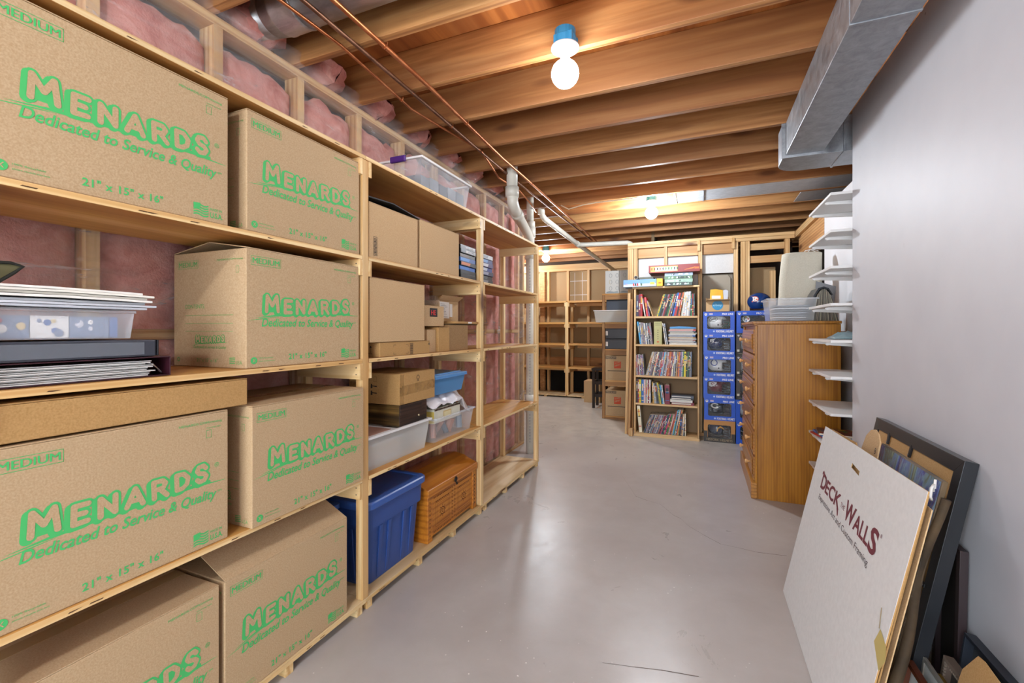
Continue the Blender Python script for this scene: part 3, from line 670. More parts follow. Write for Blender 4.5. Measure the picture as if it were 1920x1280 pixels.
for a in (.061, ): M().tube([(a, -.02, -.02), (a, .0, .012), (a, .035, .044), (a, .05, .060), (a, .03, .066), (a, -.02, .063)], .0035, plain('1c1c14', .8), 8).obj('piping', t, smooth=True)

# ---- bay 2
z = Zs[3]
def kbox(label, x0, x1, y0, y1, z0, z1, mat=kraft2, tape=False, name='cardboard_box', marks=None, rz=0, group=None):
    t = thing(name, label, 'box', (x1, y0, z0+.0005), rz, group)
    a, b, c = x1-x0, y1-y0, z1-z0-.0045
    M().box((-a, 0, 0), (0, b, c), mat).obj('box_body', t, .002)
    M().box((-a/2+.0006, .0008, c+.0004), (0, b-.0008, c+.003), mat).box((-a, .0008, c+.0004), (-a/2-.0006, b-.0008, c+.003), mat).obj('flap', t)
    if marks: g = M(); marks(g, fr((0.0002, 0, 0), (0, 1, 0), (0, 0, 1)), b, c); g.obj('printed_marks', t)
    return t
def barmark(g, F, b, c):
    g.outline(.03, .012, .056, .10, .002, F, ink)
    for k in range(12): g.flat([(.034, .018+k*.0064), (.052, .018+k*.0064), (.052, .0215+k*.0064), (.034, .0215+k*.0064)], F, ink)
kbox('plain cardboard box with a dark lid line on the shelf right of the first post', -1.72, -1.386, 1.615, 1.995, z, 1.845, marks=barmark)
o = M().prism([(0, 0), (.18, .012), (.40, -.012), (.40, -.008), (.18, .017), (0, .006)], fr((0, 0, 0), (0, 1, 0), (0, 0, 1)), -.33, .0, black).obj('black_sheet'); o.location = (-1.385, 1.612, 1.862); tag(o, 'thin black folder lying on the box below the top shelf', 'folder')
kbox('plain cardboard box with a narrow side gap beside the stacked tapes', -1.74, -1.386, 2.02, 2.435, z, 1.855)
z = Zs[2]
def amz(g, F, b, c):
    for u0, v0, du, dv in ((.10, c-.012, .02, -.010), (.22, c-.012, -.02, -.010), (.10, .008, .02, .010), (.22, .008, -.02, .010)):
        g.flat([(u0, v0), (u0+du, v0), (u0+du, v0+.0015), (u0, v0+.0015)], F, ink); g.flat([(u0, v0), (u0+.0015, v0), (u0+.0015, v0+dv), (u0, v0+dv)], F, ink)
    g.outline(.235, .004, .262, c-.006, .0015, F, ink)
    for k in range(9): g.flat([(.238, .007+k*.0055), (.259, .007+k*.0055), (.259, .0098+k*.0055), (.238, .0098+k*.0055)], F, ink)
    g.flat([(b-.012, c-.020), (b-.004, c-.020), (b-.004, c-.008), (b-.012, c-.008)], F, ink)
t = kbox('low flat shipping carton under the tall plain cardboard box', -1.70, -1.386, 1.690, 2.109, z, 1.200, kraft3, marks=amz)
g = M(); F = fr((-.10, -.0004, 0), (1, 0, 0), (0, 0, 1))
for u in (.02, .045): g.flat([(u, .02), (u+.003, .02), (u+.003, .05), (u, .05)], F, ink); g.flat([(u-.005, .044), (u+.008, .044), (u+.0015, .056)], F, ink)
g.flat([(.012, .014), (.056, .014), (.056, .0165), (.012, .0165)], F, ink); g.obj('printed_arrows', t)
kbox('tall plain cardboard box standing on the low flat carton', -1.72, -1.388, 1.622, 2.062, 1.201, 1.503)
kbox('small cardboard cube left of the tan pair behind the flat carton', -1.66, -1.415, 2.125, 2.215, z, 1.262)
kbox('narrow tan cardboard box in the middle of the small row', -1.62, -1.40, 2.222, 2.345, z, 1.275, kraft3)
kbox('brown cardboard box at the right end of the small row under the sheets', -1.66, -1.405, 2.350, 2.585, z, 1.290, board('darker_cardboard', '8e6e48', 'a6845c'))
for k, (dy, lab, x0, x1, y0, y1) in enumerate(((0, 'dark flattened cardboard sheet across the small boxes', -1.70, -1.41, 2.35, 2.90), (0, 'kraft pad with a white tag lying on the dark cardboard sheet', -1.66, -1.40, 2.42, 2.76))):
    o = M().box((0, 0, 0), (x1-x0, y1-y0, .005 if k == 0 else .014), kraft3 if k else board('dark_card', '5c4830', '7a6444')).obj('cardboard_sheet', bevel=.001)
    if k: M().box((x1-x0+.0003, .16, .002), (x1-x0+.001, .21, .012), white).obj('tag', o)
    o.location = (x0, y0, 1.2915 + k*.0065); tag(o, lab, 'cardboard')
t = kbox('open cardboard box with a white shipping label, standing on the flat sheets', -1.74, -1.52, 2.42, 2.66, 1.313, 1.45, kraft2)
g = M(); F = fr((.0008, 0, 0), (0, 1, 0), (0, 0, 1)); g.flat([(.005, .02), (.12, .02), (.12, .125), (.005, .125)], F, white)
g.flat([(.125, .03), (.16, .03), (.16, .115), (.125, .115)], F, white, .0006)
rr = random.Random(2)
for k in range(10): v = .028+k*.009; g.flat([(.012, v), (.012+rr.uniform(.03, .09), v), (.012+rr.uniform(.03, .09), v+.002), (.012, v+.002)], F, plain('7a7878', .7), .001)
g.obj('shipping_label', t)
M().hexa([(0, 0, .134), (0, .24, .134), (.03, .26, .165), (.03, -.01, .165), (-.002, 0, .136), (-.002, .24, .136), (.028, .26, .167), (.028, -.01, .167)], kraft2).obj('raised_flap', t)
t = kbox('small carton with a black and red label wrapped in clear plastic', -1.60, -1.43, 2.125, 2.33, 1.2795, 1.40, kraft2)
g = M(); F = fr((.0008, 0, 0), (0, 1, 0), (0, 0, 1)); g.flat([(.05, .055), (.13, .055), (.13, .105), (.05, .105)], F, black); g.text('HE', F, plain('d03030', .5), .062, .065, .05, .028, .0014, bold=.02)
g.obj('front_label', t)
M().prism([(0, 0), (.06, .012), (.12, .0), (.16, .03), (.10, .06), (.04, .055), (.0, .03)], fr((-.02, .01, .1205), (0, 1, 0), (0, 0, 1)), -.08, .02, wrapf).obj('plastic_wrap', t, .004, smooth=True)

# tapes on the upper shelf beyond the boxes
def tape(label, x, y, z, w, h, d, c1, c2, text=None, tc='e8e8e8', rz=0):
    t = thing('tape_case', label, 'tape', (x, y, z), rz, 'boxed video tapes on the upper shelf')
    m1 = plain(c1, .35); M().box((-d, 0, 0), (0, w, h), m1).obj('case', t, .001)
    g = M(); F = fr((.0003, 0, 0), (0, 1, 0), (0, 0, 1)); g.flat([(.004, h*.15), (w*.55, h*.15), (w*.62, h*.85), (.004, h*.85)], F, plain(c2, .4))
    if text: g.text(text, F, plain(tc, .5), w*.92, h*.80, -w*.6, -h*.6, .0009, bold=.03)
    g.obj('case_label', t)
rw = [('16161a', '2a1c1c', 'Scotch'), ('141418', '30303a', 'EXTENDER'), ('101014', '4a2a18', None), ('1c4f9a', '3c86d0', None), ('161a24', 'c86a30', None), ('1a5cae', '2a72c4', None), ('0e1014', '16202e', None), ('101216', '1c1c22', None)]
zz = Zs[3]+.0006
for k, (a, b2_, tx) in enumerate(reversed(rw)):
    tape('tape case number %d up from the shelf in the stack left of the second post' % (k+1) if 0 else ['black tape case at the bottom', 'dark tape case second up', 'blue striped tape case third up', 'orange marked tape case fourth up', 'bright blue tape case fifth up', 'brown black tape case sixth up', 'black lettered tape case below the top', 'black tape case with upside-down lettering on top'][k] + ' of the stack left of the second post', -1.395-.004*(k % 3), 2.475+.003*(k % 2), zz, .205, .0262, .12, a, b2_, tx); zz += .0268
rw = [('2a2c30', '8a8c90'), ('17181c', '606468'), ('3a3f58', '9aa0b8'), ('1c4088', 'c8d0e0'), ('504a78', 'd8d8e0'), ('28407a', '6c9ad0'), ('c8ccd0', '8a9098')]
zz = Zs[3]+.0006
for k, (a, b2_) in enumerate(rw):
    tape(['grey windowed case at the bottom', 'black case second up', 'slate case third up', 'blue and white case fourth up', 'purple case fifth up', 'blue case just below the top', 'pale case on top'][k] + ' of the stack right of the second shelf post', -1.42-.006*(k % 2), 2.80+.004*(k % 3), zz, .20, .029, .12, a, b2_); zz += .0298

# big clear bin on the top shelf
def bin_(name, label, x0, x1, y0, y1, z0, h, mat, rimmat, rim=.012, ins=.02, lid=None, handle=None, group=None, content=None, rz=0):
    t = thing(name, label, 'bin', (x1, y0, z0+.0006), rz, group); a, b = x1-x0, y1-y0
    M().taper((-a, 0, 0), (0, b, h-.004), ins, mat, False).obj('bin_body', t, smooth=False)
    g = M()
    for p, q in (((-a-rim, -rim, h-.012), (rim, .002, h)), ((-a-rim, b-.002, h-.012), (rim, b+rim, h)), ((-a-rim, .002, h-.012), (-a+.002, b-.002, h)), ((-.002, .002, h-.012), (rim, b-.002, h))): g.box(p, q, rimmat)
    g.obj('rim', t, .002)
    if lid: M().box((-a-rim, -rim, h+.0005), (rim, b+rim, h+.008), lid).box((-a+.02, .02, h+.008), (-.02, b-.02, h+.014), lid).obj('lid', t, .003)
    if content: content(t, a, b, h)
    return t
def cont_grey(t, a, b, h):
    rr = random.Random(3); g = M(); x = -a+.03
    for k in range(5): g.box((-a+.03, .03+k*.1, .006), (-.03, .03+k*.1+.09, h*.55+rr.uniform(-.02, .02)), plain(['6a7680', '8c98a2', '5a6470', 'a0aab2', '76828c'][k], .6, vary=.3))
    g.obj('contents', t)
t = bin_('storage_bin', 'clear plastic storage bin with purple latch on top of the shelving', -1.73, -1.40, 2.05, 2.60, Zs[4], .170, clearp, whitep, content=cont_grey)
M().box((-.19, -.030, .145), (-.09, -.0125, .180), plain('4a2278', .35)).obj('latch', t, .006, label='purple latch')
M().hexa([(-.02, .560, 0.05), (.0, .02, .05), (.0, .02, .052), (-.02, .56, .052), (-.018, .560, 0.05), (.002, .02, .05), (.002, .02, .052), (-.018, .56, .052)], clearp).obj('ridge', t) if 0 else None

# shelf 2 (bay 2)
z = Zs[1]
def papers(t, a, b, h):
    rr = random.Random(8); g = M()
    for k in range(9): g.box((-a+.05, .03, .006+k*.012), (-.028+rr.uniform(-.012, 0), .30+rr.uniform(-.03, .03), .015+k*.012), plain(rr.choice(['d8dce4', 'b8c4cc', 'e4d8b8', 'c8a888', 'd0d4da', 'a8b4ac']), .5))
    g.obj('papers', t)
bin_('storage_bin', 'wide frosted bin with a white lid under the dark wooden box', -1.735, -1.405, 1.622, 2.135, z, .165, frost, whitep, content=papers)
o = M().box((-.33, .015, 0), (-.005, .235, .004), whitep).box((-.30, .03, .0045), (-.02, .2, .007), plain('b08878', .6)).obj('paper_sheets'); o.location = (-1.405, 1.622, z+.158); tag(o, 'loose white sheets lying in the frosted bin beside the dark box', 'paper')
B('x', (0, 0, 0), (.01, .01, .01), white) if 0 else None
t = thing('wooden_box', 'dark worn wooden box with a small knob under a taped carton', 'box', (-1.407, 1.866, z+.1665))
M().box((-.30, 0, 0), (0, .245, .108), darkwood).obj('box_body', t, .002)
M().box((-.30, -.003, 0.001), (0.0, -.0004, .107), darkside).obj('side_panel', t, .001); M().box((.0004, .003, .056), (.006, .19, .106), darkwood).obj('front_flap', t, .001)
M().lathe([(.002, 0), (.006, .003), (.004, .008)], None, plain('a89878', .3, .6), 10, lambda x, y, z_: Vector((.006+z_, .155+x, .035+y))).obj('knob', t)
t = kbox('taped brown carton with arrow marks lying on the dark wooden box', -1.73, -1.404, 1.862, 2.188, z+.275, z+.436, kraft3)
g = M(); tp = film('packing_tape', 'b08850', .45, .12, True, (6, 6, 6)); F = fr((.0006, 0, 0), (0, 1, 0), (0, 0, 1)); g.flat([(0, .045), (.326, .055), (.326, .105), (0, .095)], F, tp); g.flat([(.0, .0), (.035, .0), (.035, .155), (0, .155)], F, tp, .0008)
F2 = fr((-.32, -.0006, 0), (1, 0, 0), (0, 0, 1)); g.flat([(0, .05), (.12, .05), (.12, .11), (0, .11)], F2, tp); g.obj('packing_tape', t)
g = M(); g.text('O', F, plain('7a5c3a', .8), .145, .115, .030, .028, bold=.03); g.flat([(.152, .108), (.168, .108), (.166, .116), (.154, .116)], F, plain('7a5c3a', .8))
for v in (.055, .09):
    g.flat([(.145, v), (.178, v-.003), (.178, v+.003), (.145, v+.004)], F2, ink); g.flat([(.138, v-.010), (.150, v-.010), (.148, v+.012), (.140, v+.012)], F2, ink)
g.outline(.158, .115, .176, .140, .0015, F2, plain('6a4c2a', .8)); g.obj('printed_arrows', t)
def lotion(t, a, b, h):
    rr = random.Random(4); g = M()
    for k in range(8): g.tube([(-.05-.03*(k % 3), .05+k*.052, .02), (-.06-.04*(k % 2), .06+k*.052, .10)], rr.uniform(.016, .03), plain(rr.choice(['b87858', '7a8a98', 'd8d0c0', 'a89078', '48586a']), .5), 8)
    g.obj('contents', t)
bin_('storage_bin', 'clear low bin holding a patterned box, right of the white bin', -1.72, -1.405, 2.195, 2.665, z, .145, clearp, clearp, .010, content=lotion)
t = thing('patterned_box', 'floral storage box with a dark beaded rim sitting in the clear bin', 'box', (-1.425, 2.215, z+.11)); M().box((-.26, 0, 0), (0, .30, .085), plain('d9d6c4', .6, vary=.1)).obj('box_body', t, .002)
M().box((-.26, -.002, .002), (-.0, -.0004, .07), plain('d8c060', .6, vary=.3)).obj('side_panel', t); g = M()
for k in range(20): g.box((.0005, .003+k*.015, .074), (.004, .010+k*.015, .084), plain('3a2418', .5))
g.obj('beaded_rim', t); M().box((.0005, .10, .02), (.002, .19, .062), plain('c8b078', .6)).box((.002, .107, .027), (.0028, .183, .055), plain('e0d4a8', .6)).obj('front_label', t)
# crumpled white plastic bag
g = M(); kk = g.mi(plain('e4dfe2', .35)); nu, nv = 26, 16
for iu in range(nu+1):
    for iv in range(nv+1):
        u, v = iu/nu, iv/nv; y = lin(-.02, .46, u); x = lin(-.26, .03, v)
        zt = .035*math.sin(PI*min(1, v*1.05)) + .020*nz(u*7, v*6, 1) + .010*nz(u*19, v*15, 3) - (.030*max(0, v-.78)/.22 if u < .80 else .10*max(0, v-.6)/.4) - .16*max(0, u-.82)
        g.v.append((x+.012*nz(u*9, v*3, 7), y, zt))
for iu in range(nu):
    for iv in range(nv): g.f.append((iu*(nv+1)+iv, (iu+1)*(nv+1)+iv, (iu+1)*(nv+1)+iv+1, iu*(nv+1)+iv+1)); g.m.append(kk)
o = g.obj('plastic_bag', smooth=True); o.location = (-1.445, 2.19, z+.240); tag(o, 'crumpled white plastic bag draped over the patterned box', 'bag')
sm = o.modifiers.new('solid', 'SOLIDIFY'); sm.thickness = .0015
def bluecont(t, a, b, h):
    M().box((-a+.03, .03, .006), (-.03, b-.03, h*.6), plain('3a6e9e', .6, vary=.3)).obj('contents', t)
t = bin_('lidded_bin', 'blue tinted lidded plastic bin on top of the white bag', -1.73, -1.42, 2.215, 2.575, z+.272, .108, bluep, plain('5b97d4', .3), .010, .018, plain('6aa4dc', .28), content=bluecont)

# bottom shelf: tote and carved chest
z = Zs[0]
t = thing('storage_tote', 'large blue lidded plastic storage tote on the bottom shelf', 'tote', (-1.405, 1.625, z+.0006))
bl = plain('2f4f92', .38, vary=.06); bl2 = plain('3a5ea6', .33)
def rrect(x0, x1, y0, y1, r, n=5):
    pts = []
    for cx, cy, a0 in ((x1-r, y1-r, 0), (x0+r, y1-r, PI/2), (x0+r, y0+r, PI), (x1-r, y0+r, 1.5*PI)):
        pts += [(cx+r*math.cos(a0+PI/2*i/n), cy+r*math.sin(a0+PI/2*i/n)) for i in range(n+1)]
    return pts
def loft(g, rings, mat, cap=True):
    n = len(rings[0][0]); base = len(g.v)
    for pts, zz in rings: g.v += [(p[0], p[1], zz) for p in pts]
    k = g.mi(mat)
    for i in range(len(rings)-1):
        for j in range(n): g.f.append((base+i*n+j, base+i*n+(j+1) % n, base+(i+1)*n+(j+1) % n, base+(i+1)*n+j)); g.m.append(k)
    if cap: g.f += [tuple(base+j for j in range(n))[::-1], tuple(base+(len(rings)-1)*n+j for j in range(n))]; g.m += [k, k]
    return g
R = lambda i, r=.04: rrect(-.345+i, -i, i, .46-i, r)
loft(M(), [(R(.035), 0), (R(.033), .004), (R(.016), .27), (R(.004), .271), (R(.0), .368)], bl).obj('tote_body', t, smooth=False)
g = M()
for y in (.10, .165, .285, .35): g.hexa([(-.036, y, .01), (-.030, y, .01), (-.030, y+.022, .01), (-.036, y+.022, .01), (-.017, y, .268), (-.006, y, .268), (-.006, y+.022, .268), (-.017, y+.022, .268)], bl)
for x in (-.27, -.12): g.hexa([(x, .030, .01), (x+.022, .030, .01), (x+.022, .036, .01), (x, .036, .01), (x, .008, .268), (x+.022, .008, .268), (x+.022, .017, .268), (x, .017, .268)], bl)
g.obj('ribs', t, .003)
loft(M(), [(R(-.012, .05), .369), (R(-.016, .05), .372), (R(-.016, .05), .398), (R(-.008, .045), .405), (R(.012, .04), .405), (R(.016, .04), .397)], bl2).obj('lid', t, .002)
t = thing('storage_tote', 'dark blue tote mostly hidden behind the front post on the bottom shelf', 'tote', (-1.50, 1.495, z+.0006))
loft(M(), [(rrect(-.24, 0, 0, .062, .02), 0), (rrect(-.24, 0, 0, .062, .02), .40)], bl).obj('tote_body', t); loft(M(), [(rrect(-.245, .004, -.003, .066, .02), .401), (rrect(-.245, .004, -.003, .066, .02), .42)], bl2).obj('lid', t)
M().box((.0005, .005, .16), (.0015, .055, .23), plain('2a8ab0', .4)).obj('sticker', t)

t = thing('wooden_chest', 'carved honey-coloured wooden chest with curved lid on the bottom shelf', 'chest', (-1.405, 2.118, z+.0006))
cw = .585
M().box((-.33, .012, .022), (-.006, cw-.012, .255), chest_m).obj('chest_body', t, .002)
for y in (0, cw-.05): M().box((-.335, y, 0), (0, y+.05, .258), chest_m).obj('leg', t, .003)
prof = [(-.012, .262)] + [(-.012+ -.335*math.sin(a)*0 - (.0), 0) for a in ()]
pl = [(.008, .259), (.008, .300), (-.04, .318), (-.10, .345), (-.17, .357), (-.24, .345), (-.30, .318), (-.345, .300), (-.345, .259)]
M().prism([(-a, b) for a, b in pl], fr((0, -.006, 0), (-1, 0, 0), (0, 0, 1)), 0, cw+.012, chest_m).obj('lid', t, .003)
dk = plain('4a260c', .6, name='burnt_carving'); g = M(); F = fr((-.0055, 0, 0), (0, 1, 0), (0, 0, 1))
def zig(u0, u1, v, n, hgt, vert=False):
    for k in range(n):
        a = lin(u0, u1, k/n); b = lin(u0, u1, (k+.7)/n); m_ = (a+b)/2
        g.flat([(a, v), (b, v), (m_, v+hgt)] if not vert else [(v, a), (v+hgt, m_), (v, b)], F, dk, .0006)
for u0, u1 in ((.068, .262), (.322, .517)):
    zig(u0, u1, .232, 12, .008); zig(u0+.02, u1-.02, .205, 9, .007); zig(u0, u1, .036, 12, .010)
    g.outline(u0+.02, .060, u1-.02, .200, .0015, F, dk, .0006); g.outline(u0+.035, .074, u1-.035, .188, .001, F, dk, .0006)
    c = ((u0+u1)/2, .132)
    for r0, r1 in ((.020, .024), (.006, .009)):
        n = 20; P = lambda r, a: (c[0]+r*math.cos(a), c[1]+r*math.sin(a))
        for i in range(n): g.flat([P(r0, 2*PI*i/n), P(r1, 2*PI*i/n), P(r1, 2*PI*(i+1)/n), P(r0, 2*PI*(i+1)/n)], F, dk, .0007)
    for i in range(8): a = 2*PI*i/8; g.flat([P(.028, a-.1), P(.040, a), P(.028, a+.1)], F, dk, .0007)
for v in (.272, .305): zig(.04, .245, v, 10, .008, True)
g.obj('burnt_carving', t)
g = M(); F = fr((.0003, 0, 0), (0, 1, 0), (0, 0, 1))
for vv in (.018, cw-.030): zig(.03, .24, vv, 9, .010, True)
g.obj('burnt_carving', t)
M().lathe([(.004, .0), (.018, .002), (.016, .006), (.006, .010)], None, plain('2a2420', .4, .5), 14, lambda x, y, z_: Vector((.0085+z_, .293+x, .278+y))).tube([(.014, .287, .265), (.020, .290, .248), (.018, .300, .246), (.014, .300, .262)], .003, plain('2a2420', .4, .5), 8).obj('lock', t)

# ================================================================ OAK CHEST OF DRAWERS
t = thing('chest_of_drawers', 'tall golden oak chest of drawers seen from its side by the white shelves', 'dresser', (.372, 3.772, 0))
DW, DL, DH = .535, .965, 1.322
M().box((.018, 0, .0), (DW, DL, DH-.022), oak).obj('carcass', t, .002)
M().box((-.012, -.008, DH-.020), (DW+.004, DL+.008, DH), oak).box((-.002, -.004, DH-.032), (.02, DL+.004, DH-.0205), oakd).obj('top', t, .003)
M().box((-.022, -.004, 0), (.017, DL+.004, .115), oakd).obj('plinth', t, .003)
M().box((.004, 0, .116), (.0175, .03, DH-.034), oak).box((.004, DL-.03, .116), (.0175, DL, DH-.034), oak).obj('front_stile', t, .002)
zz = .125
for k in range(6):
    hh = .185
    d = M().box((-.004, .034, zz), (.017, DL-.034, zz+hh-.008), oakd).obj('drawer', t, .004)
    M().box((-.012, .075, zz+.03), (-.0045, DL-.075, zz+hh-.038), oakd).obj('raised_panel', d, .005)
    for y in (.22, DL-.22):
        M().lathe([(.010, 0), (.007, -.010), (.016, -.020), (.018, -.028), (.010, -.034)], None, plain('d8a870', .3), 14, lambda a, b, c, yy=y, z_=zz+hh/2: Vector((-.012+c, yy+a, z_+b))).obj('knob', d, smooth=True)
    zz += hh+.006

# things on the chest
z = DH
def felt(t, a, b, h):
    g = M()
    for k in range(7): g.box((-a+.05, .03+.004*(k % 2), .006+k*.017), (-.035-.006*(k % 3), b-.04, .016+k*.017), plain(['8a929c', 'c4c8cc', '6e7680', '9aa2ac', '5e6670', 'd8dade', '7c848e'][k], .6))
    g.obj('papers', t)
t = bin_('storage_bin', 'clear plastic bin with folded papers on the left corner of the oak chest', .470, .780, 3.84, 4.16, z, .172, clearp, clearp, .012, .018, content=felt)
# fan of accordion file
t = thing('accordion_file', 'open black accordion file standing on the oak chest behind a white shelf', 'folder', (.825, 3.86, z+.0006))
leaf = ['8e8878', '6e6a60', 'a29a86', '5a564e', '827c70']
for k in range(19):
    q = lin(-1, 1, k/18); xb_, xt_ = .088*q, .044*q; ht = .232-.055*q*q
    M().prism([(xb_-.003, 0), (xb_+.003, 0), (xt_+.0018, ht), (xt_-.0018, ht)], fr((0, 0, 0), (1, 0, 0), (0, 0, 1)), -.22, 0, plain(leaf[k % 5], .6)).obj('divider', t)
M().prism([(-.115, 0), (-.093, 0), (-.050, .185), (-.026, .226), (0, .238), (.026, .226), (.049, .185), (.055, .19), (.030, .238), (0, .250), (-.034, .240), (-.062, .19)], fr((0, 0, 0), (1, 0, 0), (0, 0, 1)), -.22, .002, plain('22242a', .35)).obj('cover', t, .001)
o = M().prism([(0, 0), (.13, 0), (.155, .28), (.02, .33)], fr((.845, 4.30, z+.002), (1, 0, 0), (0, 0, 1)), 0, .006, plain('8a8d92', .5)).obj('grey_folder', bevel=.001); tag(o, 'grey folder leaning behind the accordion file', 'folder')
# rolled rug pad
g = M(); n = 40; ring = []
rugm = board('rug_backing', 'c4bfae', 'd2cdbd', .95, 26)
def rugring(k, z_):
    sc = lin(1.10, .97, k); pts = []
    for j in range(n):
        a = 2*PI*j/n; c_, s_ = math.cos(a), math.sin(a)
        r1 = (abs(c_)**3.2+abs(s_)**3.2)**(-1/3.2)
        pts.append((.145*r1*c_*sc+.006*nz(j*.6, z_*4)-.02*(1-k), .062*r1*s_*sc+.006*nz(j*.5, z_*3, 4)))
    return pts
rings = [(rugring(k/12, .0+.565*k/12), .565*k/12) for k in range(13)]
rings.append(([(x*.86, y*.8) for x, y in rings[-1][0]], .575))
loft(g, rings, rugm); o = g.obj('rolled_rug_pad', smooth=True); o.location = (.775, 4.36, z+.001); o.rotation_euler = (0, 0, .0); tag(o, 'cream rolled rug pad standing upright on the oak chest', 'rug')
g = M(); F = fr((0, 0, 0), (1, 0, 0), (0, 1, 0))
M().tube([(.02, 0, .577), (.03, .01, .592), (.06, .0, .597), (.085, .01, .590), (.10, 0, .578)], .0035, white, 6).tube([(.04, .01, .577), (.07, -.01, .60), (.12, .0, .585)], .003, white, 6).obj('loose_string', o, smooth=True)

# ================================================================ WHITE WALL SHELVES
sz = [.343, .559, .771, .987, 1.199, 1.415, 1.632, 1.844, 2.060]
ordn = ['lowest', 'second lowest', 'third from the bottom', 'fourth from the bottom', 'middle', 'fourth from the top', 'third from the top', 'second from the top', 'topmost']
for k, zz in enumerate(sz):
    t = thing('wall_shelf', 'white wall shelf in the recess by the oak chest, %s of nine' % ordn[k], 'shelf', (.998, 3.12, zz), 0, 'white shelves in the recess')
    M().box((-.298, .0, -.016), (0, .560, 0), shelfw).obj('board', t, .0015)
    M().box((-.299, .5605, -.016), (0, .5612, 0), white).obj('end_trim', t)
    for y in (.17, .51):
        M().prism([(0, -.0165), (.275, -.0165), (.288, -.020), (.290, -.028), (.282, -.036), (.27, -.034), (.05, -.048), (.022, -.075), (.014, -.13), (0, -.14)], fr((0, y, 0), (-1, 0, 0), (0, 0, 1)), -.016, 0, whitep).obj('bracket', t, .002)
# small things on them
g = M(); kk = g.mi(plain('8ea8b0', .25, vary=.25)); nu, nv = 14, 12
for iu in range(nu+1):
    for iv in range(nv+1):
        u, v = iu/nu, iv/nv; r_ = math.sin(PI*u)**.6*math.sin(PI*v)**.6
        g.v.append((-.10+.20*u, .22*v, max(.002, r_*(.045+.02*nz(u*9, v*9, 2)))))
for iu in range(nu):
    for iv in range(nv): g.f.append((iu*(nv+1)+iv, (iu+1)*(nv+1)+iv, (iu+1)*(nv+1)+iv+1, iu*(nv+1)+iv+1)); g.m.append(kk)
g.f.append(tuple([i*(nv+1) for i in range(nu+1)]+[nu*(nv+1)+j for j in range(1, nv+1)]+[i*(nv+1)+nv for i in range(nu-1, -1, -1)]+[j for j in range(nv-1, 0, -1)])[::-1]); g.m.append(kk)
o = g.obj('plastic_pouch', smooth=True); o.location = (.87, 3.36, sz[4]+.001); tag(o, 'crinkled blue grey plastic pouch lying on a white wall shelf', 'bag')
for k, (c, lab) in enumerate((('b83028', 'red comic book bottom of the pile on the low white shelf'), ('2a6ab0', 'blue comic book in the pile on the low white shelf'), ('6a3424', 'brown patterned comic on top of the pile on the low white shelf'))):
    o = M().box((-.13, -.10, 0), (.13, .10, .012), plain(c, .35, vary=.5)).box((-.126, -.1004, .002), (.126, -.10, .010), plain('e8dcc8', .6)).obj('comic_book', bevel=.001); o.location = (.840, 3.52-.02*k, sz[1]+.0007+k*.0132); o.rotation_euler = (0, 0, .25-.2*k); tag(o, lab, 'book')
    F = fr((-.13, -.10, .0125), (1, 0, 0), (0, 1, 0)); g = M(); rr = random.Random(k+30)
    for q in range(14):
        a, b = rr.uniform(0, .22), rr.uniform(0, .16); g.flat([(a, b), (a+rr.uniform(.01, .05), b+.01), (a+.03, b+rr.uniform(.015, .04)), (a, b+.02)], F, plain(rr.choice(['e0b030', '3a9a48', 'd04830', '2a5ab0', 'f0e8d8', '181820']), .35), .0002+.0001*q)
    g.obj('cover_art', o)

# ================================================================ ART LEANING ON THE RIGHT WALL
def leanF(k): s_ = 1/math.sqrt(1+k*k); return fr((0, 0, 0), (0, -1, 0), (k*s_, 0, s_))
F = leanF(.213)
t = thing('art_portfolio', 'large white cardboard art portfolio leaning in front of the frames at right', 'portfolio', (.367, 2.49, .003))
m_ = M()
W_, H_ = 1.0, .825
# front leaf with a real hand slot
def leaf_(n0, n1, mat):
    g = M(); a, b, c, d = .437, .530, .756, .772
    for p in ([(0, 0), (a, 0), (a, .84), (0, H_)], [(b, 0), (W_, 0), (W_, .856), (b, .842)], [(a, 0), (b, 0), (b, c-.006), (a, c)], [(a, d), (b, d-.006), (b, .842), (a, .84)]): g.prism(p, F, n0, n1, mat)
    return g
leaf_(-.0008, 0, white_b).obj('front_leaf', t); leaf_(-.004, -.0009, kraft3).obj('front_core', t)
M().prism([(0.002, 0.002), (W_-.002, .002), (W_-.004, .735), (.002, .735)], F, -.0062, -.0044, kraft3).obj('inner_layer', t)
M().prism([(.01, .004), (W_-.035, .004), (W_-.035, .846), (.01, H_-.01)], F, -.0155, -.0125, kraft3).obj('rear_leaf', t, label='brown rear leaf')
mar2 = plain('6a2230', .6, name='maroon_print'); g = M()
g.text('D', F, mar2, .150, .577, .070, .066, .0008, bold=.03); g.text('ECK', F, mar2, .222, .578, .208, .058, .0008, bold=.025)
g.text('THE', F, mar2, .436, .598, .050, .018, .0008); g.text('W', F, mar2, .492, .577, .105, .070, .0008, bold=.03)
g.text('ALL', F, mar2, .598, .579, .145, .058, .0008, bold=.025); g.text('S', F, mar2, .745, .574, .065, .082, .0008, bold=.03); g.text('®', F, mar2, .815, .645, .012, .012, .0008)
g.flat([(.405, .579), (.425, .560), (.432, .556), (.436, .562), (.424, .580)], F, mar2, .0008); g.flat([(.150, .640), (.140, .632), (.136, .640), (.146, .652), (.17, .645)], F, mar2, .0008)
g.obj('printed_title', t)
g = M(); g.text('Expressive Art and Custom Framing', F, plain('4a3c40', .6), .166, .524, .615, .030, .0008); g.obj('printed_slogan', t)
M().flat([(.960, .442), (1.012, .425), (1.028, .395), (1.008, .352), (.944, .395)], F, plain('b8a560', .5), .0012).obj('masking_tape', t)
M().tube([F(.935, .49, .001), F(.955, .44, .002)], .0012, plain('8a7a60', .7), 6).obj('loose_thread', t)
F = leanF(.206)
